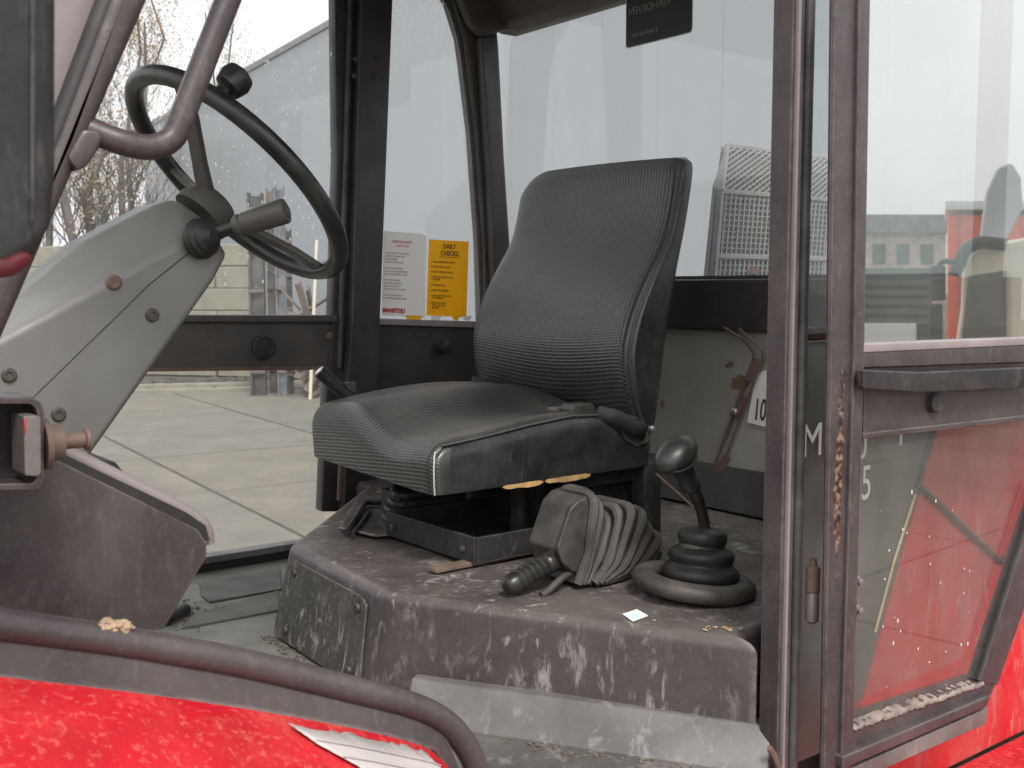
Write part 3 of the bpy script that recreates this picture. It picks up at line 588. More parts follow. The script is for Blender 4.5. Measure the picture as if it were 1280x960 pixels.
# stay at the far rear corner
b = MB()
for dx in (0, 14): b.bar(on(590 + dx, 425, 'X', 1.66), on(556 + dx, 482, 'X', 1.66), .010, .010)
b.build('corner_stay', m_intbrown, fk, bevel=.002)

# far side of the cab
ff = MB().prism(PX([(453, -30), (493, -30), (484, 200), (476, 400), (474, 480), (470, 625), (430, 640), (434, 480), (440, 400), (446, 200)], 'Y', FAR_ - .03), (0, .05, 0)).build('door_pillar', m_int, fk, bevel=.006, label='dark centre pillar on the far side of the cab')
bl = MB().lathe((0, 0, 0), (0, -1, 0), [(0, .006), (.003, .006), (.005, .004), (.0055, .001)], 8).build('bolt', m_boltdark); bl.location = on(472, 74, 'Y', FAR_ - .031); adopt(bl, ff)
for q in ((470, 97), (444, 74), (443, 95)): again(bl, on(*q, 'Y', FAR_ - .031), ff)
b = MB().prism(PX([(474, 404), (610, 408), (640, 640), (425, 660), (430, 585), (470, 580)], 'Y', FAR_), (0, .02, 0)); fp = b.build('side_panel', m_int, fk, bevel=.003, label='dark brown lower side panel behind the seat')
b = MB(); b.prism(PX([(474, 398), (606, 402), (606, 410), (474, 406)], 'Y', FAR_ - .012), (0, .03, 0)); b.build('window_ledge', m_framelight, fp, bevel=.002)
b = MB(); pk = on(549, 433, 'Y', FAR_); b.lathe(pk, (0, -1, 0), [(0, .020), (.006, .020), (.008, .012), (.018, .012), (.020, .017), (.034, .016), (.037, .010)], 12); b.build('window_knob', m_rubber, fp)
b = MB(); b.prism(PX([(520, 417), (534, 417), (533, 420), (521, 420)], 'Y', FAR_ - .006), (0, .006, 0)); b.build('catch', m_boltdark, fp)
b = MB(); b.tube([on(426, 575, 'Y', FAR_ - .05), on(424, 625, 'Y', FAR_ - .05)], .006, 8); b.lathe(on(427, 577, 'Y', FAR_ - .05), (0, -1, 0), [(0, .008), (.01, .008), (.012, .003)], 8); b.build('door_stay', m_rustmetal, fp)
qw = PX([(486, -25), (545, -25), (566, 10), (578, 50), (590, 150), (600, 300), (603, 402), (474, 400)], 'Y', FAR_ + .002)
b = MB().prism(qw, (0, .005, 0)); qg = b.build('quarter_window', m_glass, fk)
b = MB(); b.tube(fillet(PX([(540, -25), (562, 2), (577, 50), (591, 160), (601, 300), (605, 400)], 'Y', FAR_ - .004), .2), .010, 8); b.build('window_seal', m_rubber, qg)
b = MB().prism(PX([(545, -30), (566, 2), (580, 48), (594, 160), (604, 300), (607, 404), (640, 404), (641, 335), (632, 200), (625, 60), (622, 30), (624, -30)], 'Y', FAR_ - .02), (0, .05, 0)); b.build('corner_post', m_intbrown, fk, bevel=.010, segs=3, label='dark rear corner post of the cab')
b = MB().prism(PX([(601, 46), (622, 44), (627, 160), (634, 260), (640, 404), (621, 404), (614, 230)], 'Y', FAR_ - .05), (0, .03, 0)); b.build('post_trim', m_int, fk, bevel=.006)
# corner gusset under the roof
b = MB().prism(PX([(566, -30), (640, -30), (700, -30), (640, 36), (604, 46), (590, 30)], 'Y', FAR_ - .055), (0, .03, 0)); b.build('roof_gusset', m_intbrown, fk, bevel=.008)
b = MB(); b.prism([(.22, .80, 2.365), (1.80, .80, 2.365), (1.80, 2.30, 2.365), (.22, 2.30, 2.365)], (0, 0, .05)); b.build('roof', m_intbrown, fk, bevel=.015)
# stickers on the quarter window
def card(pts, mat, name, label):
    q = PX(pts, 'Y', FAR_ - .004); return MB().prism(q, (0, .0012, 0)).build(name, mat, qg, label=label)
ws = [(480, 289), (527, 292), (530, 294), (533, 295), (531, 397), (477, 394)]
card(ws, m_card, 'safety_sheet', 'white operating safety sheet stuck inside the quarter window')
card([(536.5, 299), (586, 302), (583, 397), (533, 394)], m_yellow, 'checklist_sticker', 'yellow daily checks sticker beside the white sheet')
Yt = FAR_ - .0056
def line(s, mat, px, py, pxh, align='LEFT', sx=1., bold=0., px2=None):
    p = on(px, py, 'Y', Yt); h = (p - on(px, py - pxh, 'Y', Yt)).length
    d = on(px + 40, py + 2.2, 'Y', Yt) - p; up = on(px + .4, py - 20, 'Y', Yt) - p
    d.y = up.y = 0; d.normalize(); up = (up - d * up.dot(d)).normalized()
    return text(s, 'lettering', mat, p, d, up, h * 1.37, qg, align, .0002, bold, sx)
line('OPERATING SAFETY', m_inkred, 503, 304, 3.4, 'CENTER', .72); line('IS UP TO YOU', m_inkred, 503, 309, 3, 'CENTER', .72)
txt = ['READ THE OPERATOR MANUAL BEFORE', 'STARTING THE FORKLIFT TRUCK', 'CHECK THE BRAKES', 'AND FASTEN YOUR SEAT BELT', '', 'DO NOT CARRY PASSENGERS', 'KEEP THE LOAD LOW WHEN MOVING', 'LOOK IN THE DIRECTION OF TRAVEL', '', 'SLOW DOWN FOR BENDS', 'NEVER LEAVE A LOAD RAISED', 'KEEP CLEAR OF THE MAST', 'DO NOT EXCEED THE RATED LOAD', '', 'STOP THE ENGINE AND APPLY', 'THE PARKING BRAKE BEFORE LEAVING']
for i, s_ in enumerate(txt):
    if s_: line(s_, m_inkgrey, 482 - i * .18, 317 + i * 3.75, 2.3, sx=.62)
line('MANITOU', m_inkred, 478.5, 390, 5.6, sx=.92, bold=.0008)
line('DAILY', m_inkdark, 562, 311, 6.2, 'CENTER', .82, .0003); line('CHECKS', m_inkdark, 562, 319.5, 6.2, 'CENTER', .85, .0003)
b = MB(); b.bar(on(549, 321, 'Y', Yt), on(575, 322.3, 'Y', Yt), .0004, .0012); b.build('underline', m_inkdark, qg)
for i, (s_, y_) in enumerate((('1  CHECK RADIATOR WATER LEVEL', 328), ('2  CHECK ENGINE OIL LEVEL', 334), ('3  CHECK HYDRAULIC OIL LEVEL', 340.5), ('4  CHECK ALL WHEEL NUTS FOR', 347), ('    TIGHTNESS', 350), ('5  CHECK FUEL LEVEL', 357), ('6  CHECK TYRE PRESSURES', 363.5), ('7  CHECK LIGHTS AND HORN', 370), ('    FOR OPERATION', 373), ('8  REPORT ANY DEFECT', 379.5), ('    BEFORE USING THE', 382.5), ('    MACHINE', 385.5))):
    line(s_, m_inkdark, 539 - i * .12, y_, 2.5, sx=.66)
# torn label remnants along the ledge
for k, (x0, x1) in enumerate(((507, 528), (538, 552), (565, 575), (578, 590))):
    MB().prism(PX([(x0, 394 + (k % 2)), (x1, 395), (x1 - 3, 401), (x0 + 2, 400)], 'Y', FAR_ - .006), (0, .001, 0)).build('torn_label', m_paper if k % 2 else m_yellow, qg)
# far door
fd = MB().prism(PX([(418, -30), (451, -30), (444, 200), (438, 400), (430, 640), (402, 640), (409, 470), (415, 400), (421, 200)], 'Y', FAR_ + .0), (0, .035, 0)).build('cab_door', m_int, fk, bevel=.006, label='far side cab door with rusty middle rail')
b = MB(); b.bar(on(438, -20, 'Y', FAR_ - .006), on(424, 460, 'Y', FAR_ - .006), .010, .012, (0, 1, 0)); b.build('door_seal', m_seal, fd, bevel=.003)
MB().prism(PX([(-235, 402), (422, 401), (422, 460), (-235, 470)], 'Y', FAR_ + .006), (0, .03, 0)).build('middle_rail', m_intbrown, fd, bevel=.005)
MB().prism(PX([(-235, 393), (423, 394), (423, 403), (-235, 403)], 'Y', FAR_ - .008), (0, .045, 0)).build('rail_lip', m_intbrown, fd, bevel=.003)
MB().prism(PX([(-235, 463), (422, 458), (422, 462), (-235, 469)], 'Y', FAR_ + .002), (0, .03, 0)).build('rail_rust_edge', m_rustmetal, fd, bevel=.002)
MB().prism([(.16, FAR_, 1.04), (.215, FAR_, 1.04), (.36, FAR_, 2.36), (.305, FAR_, 2.36)], (0, .04, 0)).build('door_post', m_int, fd, bevel=.006)
b = MB(); p = on(329, 434, 'Y', FAR_ + .005); b.lathe(p, (0, -1, 0), [(0, .0275), (.006, .0275), (.008, .025), (.008, .022), (.005, .020), (.006, .001)], 28); b.build('rail_cap', m_rubber, fd)
b = MB(); b.lathe(on(411, 420, 'Y', FAR_ + .005), (0, -1, 0), [(0, .010), (.005, .010), (.008, .006), (.0085, .001)], 8); b.build('bolt', m_rustmetal, fd)
MB().prism(PX([(-235, -60), (420, -60), (416, 394), (-235, 394)], 'Y', FAR_ + .016), (0, .005, 0)).build('upper_glass', m_glass, fd)
MB().prism(PX([(-235, 465), (409, 461), (404, 690), (-235, 770)], 'Y', FAR_ + .016), (0, .005, 0)).build('lower_glass', m_glass, fd)
b = MB(); rd_ = random.Random(21)
for k in range(420):
    x_, y_ = rd_.uniform(190, 415), 60 + 300 * rd_.random() ** 1.5
    if k > 330: x_, y_ = rd_.uniform(486, 560), rd_.uniform(-5, 60)
    p = on(x_, y_, 'Y', FAR_ + .0145 if k <= 330 else FAR_ + .001); r_ = rd_.uniform(.0009, .0024); b.ball(p, r_, r_ * .5, r_ * rd_.uniform(1, 2.2), None, 6, 4)
o = b.build('raindrops', m_drop, fd); o['kind'] = 'stuff'

# seat
seat = bpy.data.objects.new('driver_seat', None); COL.objects.link(seat); seat.location = (1.15, 1.65, 1.2); adopt(seat, fk); seat['label'] = 'black vinyl driver seat with woven front and torn foam under the cushion'
def rring(n, x0, x1, y0, y1, r, z):
    pts = []; ms = 9; cs = ((x1 - r, y1 - r, 0), (x0 + r, y1 - r, 90), (x0 + r, y0 + r, 180), (x1 - r, y0 + r, 270))
    for q in range(4):
        cx_, cy_, a0 = cs[q]
        for k in range(n): a = R(a0 + 90 * k / (n - 1)); pts.append((cx_ + r * math.cos(a), cy_ + r * math.sin(a), z))
        e = pts[-1]; nx = cs[(q + 1) % 4]; a = R(nx[2]); f_ = (nx[0] + r * math.cos(a), nx[1] + r * math.sin(a))
        for k in range(1, ms): pts.append((e[0] + (f_[0] - e[0]) * k / ms, e[1] + (f_[1] - e[1]) * k / ms, z))
    return pts
SX0, SX1, SY0, SY1 = .945, 1.425, 1.39, 1.885
def seat_top(x, y):
    s_ = (x - SX0) / (SX1 - SX0); t_ = (y - SY0) / (SY1 - SY0)
    near = [1.407, 1.416, 1.428, 1.437, 1.431, 1.412]; k = min(max(s_, 0), .999) * 5; i = int(k); zn = near[i] + (near[i + 1] - near[i]) * (k - i)
    zf = 1.425 + .030 * math.sin(min(max(s_, 0), 1) * math.pi * .75)
    base = zn + (zf - zn) * t_
    dip = -.030 * math.exp(-((t_ - .36) / .20) ** 2) * math.exp(-((s_ - .55) / .36) ** 2) - .020 * math.exp(-((t_ - .28) / .16) ** 2) * math.exp(-((s_ - .05) / .3) ** 2)
    ridge = .021 * math.exp(-((t_ - .66) / .16) ** 2) * (1 - .5 * s_)
    return base + dip + ridge
b = MB(); vs = []; fs = []; NC = 5; N = (NC + 8) * 4
lev = [(0.004, 'b', 0), (0, 'b', .002), (0, 'b', .010), (-.002, 'm', .35), (-.003, 'm', .62), (-.001, 't', -.024), (.005, 't', -.011), (.014, 't', -.003), (.022, 't', -.0005)] + [(.03, 't', 0), (.055, 't', 0), (.085, 't', 0), (.12, 't', 0), (.155, 't', 0), (.19, 't', 0), (.225, 't', 0)]
for ins, md, dv in lev:
    r_ = max(.010, .026 - ins * .08)
    ring = rring(NC, SX0 + ins, SX1 - ins, SY0 + ins, SY1 - ins, r_ if ins < .2 else .01, 0)
    for (x, y, _) in ring:
        zt = seat_top(x, y) + .004; zb = 1.326 + .004 * (x - SX0)
        z = zb + dv if md == 'b' else (zb + (zt - zb) * dv if md == 'm' else zt + dv)
        vs.append((x, y, z))
for i in range(len(lev) - 1):
    for k in range(N): fs.append((i * N + k, i * N + (k + 1) % N, (i + 1) * N + (k + 1) % N, (i + 1) * N + k))
fs.append(tuple(range(N - 1, -1, -1)))
# centre strip
o_ = (len(lev) - 1) * N; fs.append(tuple(o_ + k for k in range(N)))
def skew(p):     # the cushion sits a little turned on its slides
    x, y, z = p; return (x - .02 + (y - SY0) * .09 * max(0, 1 - (x - SX0) / .4), y, z)
vs = [skew(p) for p in vs]
b.add(vs, fs)
for q, f in enumerate(b.f):
    cxm = sum(b.v[i][0] for i in f) / len(f); cym = sum(b.v[i][1] for i in f) / len(f); czm = sum(b.v[i][2] for i in f) / len(f)
    b.mi[q] = 1 if (cym < SY0 + .014 and cxm > SX0 + .004) or cxm > SX1 - .006 else 0
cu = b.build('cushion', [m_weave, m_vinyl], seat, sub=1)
pc_ = skew((SX0 + .012, SY0 + .012, 0)); dg_ = Vector((-1, -1, 0)).normalized()
b = MB(); b.tube([Vector((pc_[0], pc_[1], z)) + dg_ * o_2 for z, o_2 in ((1.330, .0125), (1.345, .0165), (1.365, .0180), (1.380, .0170), (1.390, .0135), (1.397, .007))], .0013, 6); b.build('front_piping', m_pipewhite, seat)
b = MB(); b.tube([(lambda q: (q[0], q[1], q[2] + .001))(skew((SX0 + .02 + k * .0225, SY0 + .006, seat_top(SX0 + .02 + k * .0225, SY0) - .003))) for k in range(20)], .0022, 6); b.build('top_piping', m_pipeblack, seat)
b = MB(); rf = random.Random(4)
for (x0, x1) in ((1.06, 1.145), (1.149, 1.25)):
    vs = []; m_n = 10
    for k in range(m_n + 1):
        x = x0 + (x1 - x0) * k / m_n; hgt = .0045 * min(1, 3 * math.sin(math.pi * (k + .2) / (m_n + .4))) + rf.uniform(0, .0025)
        vs += [(x, SY0 + .000, 1.336), (x, SY0 + .001, 1.329 - hgt), (x, SY0 + .03, 1.327)]
    b.add(vs, [(3 * k + a, 3 * k + 3 + a, 3 * k + 4 + a, 3 * k + 1 + a) for k in range(m_n) for a in (0, 1)])
b.build('torn_foam', m_foam, seat)
# backrest: side profile swept across the width
prof_f = [(1.400, 1.385), (1.372, 1.43), (1.352, 1.50), (1.352, 1.55), (1.368, 1.60), (1.400, 1.66), (1.436, 1.71), (1.457, 1.75), (1.470, 1.80), (1.480, 1.855), (1.486, 1.898)]
prof_b = [(1.436, 1.39), (1.444, 1.43), (1.455, 1.50), (1.462, 1.55), (1.472, 1.60), (1.485, 1.66), (1.497, 1.71), (1.507, 1.75), (1.517, 1.80), (1.528, 1.855), (1.530, 1.888)]
BY0, BY1 = 1.408, 1.900
b = MB(); NY = 22; rows = []
def bprof(i, t):
    xf, zf = prof_f[i]; xb, zb = prof_b[i]
    dish = .016 * math.sin(math.pi * t) ** 1.2 * (1 if i < 9 else .6)
    return xf, zf, xb, zb, dish
vs = []; fs = []; NP = len(prof_f)
for j in range(NY + 1):
    t = j / NY; y = BY0 + (BY1 - BY0) * t
    e = min(t, 1 - t); rim = max(0, 1 - e / .05)
    for i in range(NP):
        xf, zf, xb, zb, dish = bprof(i, t)
        cz = zf + (i - NP + 4) * .0 
        topdrop = 0.
        if i >= NP - 4:
            tt = max(0, (t - .80) / .20); topdrop = -.050 * tt * tt * (i - NP + 5) / 4
            tt = max(0, (.07 - t) / .07); topdrop -= .004 * tt * tt
        if i == NP - 1: topdrop += .008 * math.sin(math.pi * t)
        vs.append((xf + dish + rim * rim * .008, y, zf + topdrop + t * .006))
    for i in range(NP - 1, -1, -1):
        xf, zf, xb, zb, dish = bprof(i, t); topdrop = 0.
        if i >= NP - 4:
            tt = max(0, (t - .80) / .20); topdrop = -.050 * tt * tt * (i - NP + 5) / 4
        vs.append((xb - rim * rim * .006, y, zb + topdrop + t * .006))
K = 2 * NP
for j in range(NY):
    for k in range(K): fs.append((j * K + k, j * K + (k + 1) % K, (j + 1) * K + (k + 1) % K, (j + 1) * K + k))
for j, s_ in ((0, 1), (NY, -1)):
    for i in range(NP - 1):
        q = [j * K + i, j * K + i + 1, j * K + K - 2 - i, j * K + K - 1 - i]; fs.append(tuple(q if s_ > 0 else q[::-1]))
b.add(vs, fs)
for q, f in enumerate(b.f):
    if q >= NY * K: b.mi[q] = 1
    else:
        k = q % K; b.mi[q] = 0 if k < NP - 1 else 1
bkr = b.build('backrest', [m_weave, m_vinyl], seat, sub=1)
b = MB(); b.tube(fillet([(prof_f[i][0] + .008, BY0 + .001, prof_f[i][1]) for i in range(NP - 1)], .03, 3), .0026, 6); b.build('side_piping', m_pipeblack, seat)
for dy in (.010, .017):
    b = MB(); b.tube([(prof_f[i][0] + .0035 - dy * .05, BY0 + dy, prof_f[i][1]) for i in range(NP - 1)], .0008, 5); b.build('stitching', m_hub, seat)
# seat belt and buckle
b = MB()
def strap(pts, wdt, up):
    pts = [Vector(p) for p in pts]; vs = []
    for p in pts: vs += [p - Vector(up) * wdt / 2, p + Vector(up) * wdt / 2]
    b.add(vs, [(2 * k, 2 * k + 1, 2 * k + 3, 2 * k + 2) for k in range(len(pts) - 1)])
strap([on(588, 480, 'Y', 1.84), on(612, 487, 'Y', 1.80), on(650, 503, 'Y', 1.70), on(690, 515, 'Y', 1.56)], .036, (.5, .1, .85))
sb = b.build('seat_belt', m_belt, seat); sm = sb.modifiers.new('t', 'SOLIDIFY'); sm.thickness = .004
b = MB(); strap([on(745, 517, 'Y', 1.40), on(770, 522, 'Y', 1.385), on(792, 535, 'Y', 1.375), on(806, 540, 'Y', 1.375)], .03, (.15, -.3, .95)); o = b.build('belt_end', m_belt, seat); o.modifiers.new('t', 'SOLIDIFY').thickness = .005
b = MB(); pbk = on(730, 512, 'Y', 1.425); b.prism([pbk + Vector(q) for q in ((-.026, 0, -.007), (.026, 0, -.007), (.028, 0, .002), (.020, 0, .010), (-.020, 0, .010), (-.028, 0, .002))], (0, .035, 0)); b.build('belt_buckle', m_rubberdust, seat, bevel=.003)
b = MB(); pbk = on(697, 511, 'Y', 1.48); b.box(pbk + Vector((-.014, -.01, -.003)), pbk + Vector((.014, .01, .003))); b.build('belt_tongue', m_bolt, seat, bevel=.001)
b = MB(); b.prism(PX([(776, 535), (808, 541), (816, 533), (812, 552), (797, 559), (783, 551)], 'Y', 1.383), (0, .02, 0)); b.build('recliner_bracket', m_intbrown, seat, bevel=.003)
b = MB(); b.lathe(on(813, 536, 'Y', 1.382), (0, -1, 0), [(0, .006), (.006, .006), (.008, .003)], 10); b.build('bolt', m_chrome, seat)
# slide lever on the far side
p0, p1 = on(434, 494, 'Y', 1.90), on(399, 464, 'Y', 1.92)
b = MB(); b.tube([p0 + (p0 - p1) * .5, p0, p1], .0135, 16); b.build('slide_lever', m_black, seat, bevel=.002)
b = MB(); dv = (p1 - p0).normalized(); b.lathe(p1, dv, [(0, .0122), (.002, .0122), (.0026, .010), (.0012, .008)], 16); b.build('lever_cap', m_chrome, seat)
b = MB(); pq = on(437, 485, 'Y', 1.90); b.box(pq + Vector((-.01, -.008, -.012)), pq + Vector((.012, .008, .012))); b.build('lever_bracket', m_hub, seat, bevel=.003)
# base tray under the seat
TX0, TX1, TY0, TY1, TZ0, TZ1 = 1.005, 1.33, 1.395, 1.665, 1.2085, 1.252
b = MB(); th = .008
b.box((TX0, TY0, TZ0), (TX0 + th, TY1, TZ1)); b.box((TX0 + th, TY0, TZ0), (TX1, TY0 + th, TZ1 - .001)); b.box((TX0 + th, TY1 - th, TZ0), (TX1, TY1, TZ1 - .001)); b.box((TX1 - th, TY0 + th, TZ0), (TX1, TY1 - th, TZ1 - .002))
tr = b.build('base_tray', m_black, seat, bevel=.0015, segs=2)
b = MB(); b.box((TX0 + th, TY0 + th, TZ0 + .001), (TX1 - th, TY1 - th, TZ0 + .006)); b.build('tray_floor', m_boltdark, seat)
b = MB(); b.lathe((1.14, 1.53, TZ0 + .008), (0, 0, 1), [(0, .075), (.0015, .075), (.0015, .001)], 32); b.build('tray_dark_disc', m_rubber, seat)  # no opening here: flat dark disc, the hole's darkness put into colour
b = MB(); b.lathe((1.18, 1.50, TZ0 + .008), (0, 0, 1), [(0, .018), (.1, .014), (.12, .02)], 12); b.box((1.22, 1.44, TZ0 + .007), (1.40, 1.80, 1.31)); b.box((1.14, 1.60, 1.29), (1.42, 1.84, 1.335)); b.box((1.22, 1.42, 1.30), (1.42, 1.62, 1.334)); b.box((1.385, 1.395, 1.20), (1.43, 1.43, 1.335)); b.build('suspension', m_black, seat, bevel=.004)
b = MB(); b.prism(PX([(700, 606), (822, 606), (815, 626), (760, 640), (700, 632)], 'Y', 1.50), (0, .03, 0)); b.build('seat_bracket', m_black, seat)
bs = MB().lathe((0, 0, 0), (-1, 0, 0), [(0, .006), (.004, .006), (.006, .003)], 8).build('bolt', m_boltdark); bs.location = (TX0, TY1 - .025, TZ0 + .018); adopt(bs, seat); again(bs, (TX0, TY0 + .03, TZ0 + .02), seat)

# black bellows and latch plate on the cover beside the tray
pc = on(505, 640, 'Z', 1.235); b = MB()
c0 = Vector((1.065, 1.70, 1.205))
for k in range(5):
    z = c0.z + .006 + k * .0155
    for (sx_, ln_) in ((-1, .10),):
        pts = fillet([c0 + Vector((.13, .03, z - c0.z + .012)), c0 + Vector((-.030 + .004 * k, .035 - .004 * k, z - c0.z + .006)), c0 + Vector((-.045 + .004 * k, -.03, z - c0.z)), c0 + Vector((.10, -.036, z - c0.z))], .02)
        b.tube(pts, .0085, 8)
fb = b.build('lever_bellows', m_rubber, fk, label='black folded rubber bellows at the front corner of the seat tray')
b = MB(); b.box(c0 + Vector((-.03, -.03, .003)), c0 + Vector((.12, .03, .075))); b.build('bellows_core', m_rubber, fb)
b = MB(); b.prism(PX([(424, 662), (436, 640), (447, 624), (492, 622), (500, 668), (470, 672)], 'Z', 1.2065), (0, 0, .005)); lp = b.build('latch_plate', m_cover, fk, bevel=.002)
b = MB(); b.tube(fillet([on(486, 628, 'Z', 1.220), on(456, 628, 'Z', 1.220), on(447, 645, 'Z', 1.218), on(434, 664, 'Z', 1.214)], .02), .0055, 8); b.build('latch_strap', m_rubber, lp)
b = MB(); b.tube(fillet([on(462, 640, 'Z', 1.216), on(455, 650, 'Z', 1.216), on(441, 668, 'Z', 1.213)], .02), .004, 8); b.build('latch_rim', m_rubber, lp)

# hand brake
hb = bpy.data.objects.new('hand_brake', None); COL.objects.link(hb); hb.location = (1.1, 1.24, 1.2); adopt(hb, fk); hb['label'] = 'hand brake with black grip and dusty folded bellows on the engine cover'
YH = 1.235
p0, p1 = on(633, 734, 'Y', YH), on(698, 697, 'Y', YH); dv = (p1 - p0).normalized()
prof = [(-.004, .004), (-.001, .0105), (.006, .0145), (.014, .0155)]
k_ = (p1 - p0).length
for i in range(6): a = .018 + i * (k_ * .72 - .012) / 6; prof += [(a, .0160), (a + .003, .0145), (a + .006, .0145), (a + .008, .0162)]
prof += [(k_ * .80, .0165), (k_, .0165), (k_ + .006, .012)]
MB().lathe(p0, dv, prof, 20).build('grip', m_wheel, hb)
MB().lathe(p1, dv, [(-.002, .0165), (.004, .0215), (.016, .0225), (.03, .018)], 16).build('grip_collar', m_rubberdust, hb)
b = MB(); q = [(693, 686), (711, 632), (722, 620), (734, 616), (748, 640), (748, 690), (736, 716), (716, 722), (700, 708)]
qa, qb = PX(q, 'Y', YH - .004), PX([(x_ + (722 - x_) * .12, y_ + (670 - y_) * .12) for x_, y_ in q], 'Y', YH - .026); qc = [p + Vector((0, .064, 0)) for p in qa]; n = len(q)
b.add(qb + qa + qc, [tuple(range(n))] + [tuple(range(3 * n - 1, 2 * n - 1, -1))] + [(i, i + n, (i + 1) % n + n, (i + 1) % n) for i in range(n)] + [(i + n, i + 2 * n, (i + 1) % n + 2 * n, (i + 1) % n + n) for i in range(n)])
b.build('lever_casing', m_rubberdust, hb, bevel=.004, segs=3)
b = MB(); b.tube(fillet([on(724, 711, 'Y', YH - .012), on(702, 722, 'Y', YH - .02), on(684, 740, 'Y', YH - .024), on(676, 744, 'Y', YH - .024)], .02), [.0055] * 9 + [.0055] * 7, 10); b.build('release_lever', m_rubberdust, hb)
b = MB(); piv = on(722, 741, 'Y', YH - .03); piv.z = 1.208
tips = [(745, 618, .0), (755, 628, .0), (762, 645, .0), (778, 637, .010), (795, 632, .012), (808, 640, .012), (818, 654, .010), (826, 668, .006), (829, 684, .002)]
jb = random.Random(12)
for k, (tx, ty, yo) in enumerate(tips):
    tx += jb.uniform(-2.5, 2.5); ty += jb.uniform(-3, 3)
    ya = YH - .03 - yo; yb = YH + .052
    tp = on(tx, ty, 'Y', ya); base = piv + Vector((.008 * k, 0, .001)); base.y = ya
    md = base.lerp(tp, .35) + Vector((.012 if k > 2 else .004, -.003, -.012 if k > 2 else -.004)); tpf = Vector((tp.x, yb, tp.z)); bf = Vector((base.x, yb, base.z))
    pts = fillet([base, md + Vector((jb.uniform(-.004, .004), 0, jb.uniform(-.003, .003))), tp, tpf, bf], .024, 4); b.tube(pts, [.0078 + .0012 * math.sin(q_ * 1.3 + k) for q_ in range(len(pts))], 8)
    if k != 2: 
        b.add([base, md, tp, tpf, bf], [(0, 1, 2, 3, 4)])
b.build('bellows', m_rubberdust, hb)
b = MB(); b.prism(PX([(766, 654), (790, 648), (786, 682), (768, 706)], 'Y', YH + .004), (0, .02, 0)); b.tube([on(770, 690, 'Y', YH - .004), on(785, 655, 'Y', YH - .004)], .004, 6); b.build('brake_linkage', m_rustmetal, hb)
b = MB(); b.prism(PX([(752, 742), (800, 728), (828, 690), (822, 712), (800, 735)], 'Y', YH + .02), (0, .03, 0)); b.build('bellows_base', m_rubber, hb)

# gear lever
gl_ = bpy.data.objects.new('gear_lever', None); COL.objects.link(gl_); gl_.location = (1.19, 1.09, 1.2); adopt(gl_, fk); gl_['label'] = 'gear lever with black knob and ringed rubber boot'
gc = Vector((1.185, 1.083, 1.203))
b = MB(); b.torus(gc + Vector((-.002, .004, .014)), (.10, -.05, 1), .074, .0180, 48, 12, .8); b.lathe(gc + Vector((.002, 0, .0)), (0, 0, 1), [(0, .060), (.014, .054), (.03, .044), (.05, .036), (.075, .024)], 28); b.build('boot_skirt', m_rubberdust, gl_)
MB().lathe(gc + Vector((.006, 0, .012)), (.10, .02, 1), [(0, .046), (.006, .055), (.014, .0590), (.022, .0575), (.028, .049), (.031, .0455), (.035, .0475), (.041, .0500), (.047, .0485), (.052, .041), (.055, .0335), (.058, .0330), (.063, .0365), (.070, .0375), (.077, .0350), (.081, .026), (.083, .013)], 40).build('boot', m_rubber, gl_, sub=1)
gp = [gc + Vector((.0145, 0, .090)), on(883, 672, 'Y', 1.083), on(878, 640, 'Y', 1.083), on(866, 608, 'Y', 1.085), on(856, 588, 'Y', 1.088)]
MB().tube(gp[:1] + [gp[0].lerp(gp[1], .99)], [.0115, .0115], 14).build('shaft_collar', m_rubber, gl_)
MB().tube(fillet(gp, .03), [.0085] * 14 + [.0095] * 4 + [.013] * 3 + [.0135] * 2, 14).build('shaft', m_wheel, gl_)
MB().tube([on(864, 612, 'Y', 1.085), on(856, 590, 'Y', 1.088), on(849, 578, 'Y', 1.088)], [.0125, .0165, .019], 14).build('knob_neck', m_wheel, gl_)
kc = on(845, 568, 'Y', 1.086); rot = Matrix.Rotation(R(-30), 3, 'Y') @ Matrix.Rotation(R(12), 3, 'X')
kn = MB().ball(kc, .038, .027, .0215, rot, 28, 16).build('knob', m_wheel, gl_)
b = MB(); b.torus(kc + Vector((0, 0, -.006)), rot @ Vector((0, 0, 1)), .0300, .0014, 36, 6); b.build('knob_seam', m_rubber, gl_)

# steering column shroud
YS0, YS1 = 1.49, 1.565
Rr = PX([(-260, 560), (60, 392), (140, 349), (190, 322), (238, 298), (286, 317)], 'Y', YS0); Ss = PX([(-260, 540), (20, 374), (107, 300), (192, 256), (221, 248), (262, 278)], 'Y', YS1)
Lw = PX([(268, 352), (113, 571), (60, 646), (-260, 700)], 'Y', YS0)
b = MB(); n = 6; W_ = .085
mir = lambda ps, s_: [Vector((p.x, 2 * (YS1 + W_ / 2) - p.y, p.z)) for p in ps]
vs = Rr + Ss + mir(Ss, 0) + mir(Rr, 0) + Lw + mir(Lw, 0); fs = []
for r_ in range(3):
    for i in range(n - 1): fs.append((r_ * n + i, r_ * n + i + 1, (r_ + 1) * n + i + 1, (r_ + 1) * n + i))
L0 = 4 * n; fs.append(tuple(range(0, n)) + (L0, L0 + 1, L0 + 2, L0 + 3)); fs.append(tuple(range(3 * n, 4 * n)) + (L0 + 4, L0 + 5, L0 + 6, L0 + 7))
fs += [(n - 1, 2 * n - 1, 3 * n - 1, 4 * n - 1), (n - 1, 4 * n - 1, L0 + 4, L0)] + [(L0 + i, L0 + 4 + i, L0 + 5 + i, L0 + 1 + i) for i in range(3)]
b.add(vs, fs); sh = b.build('column_shroud', m_plastic, fk, bevel=.010, segs=3, label='faded grey plastic steering column cover with seam and screws')
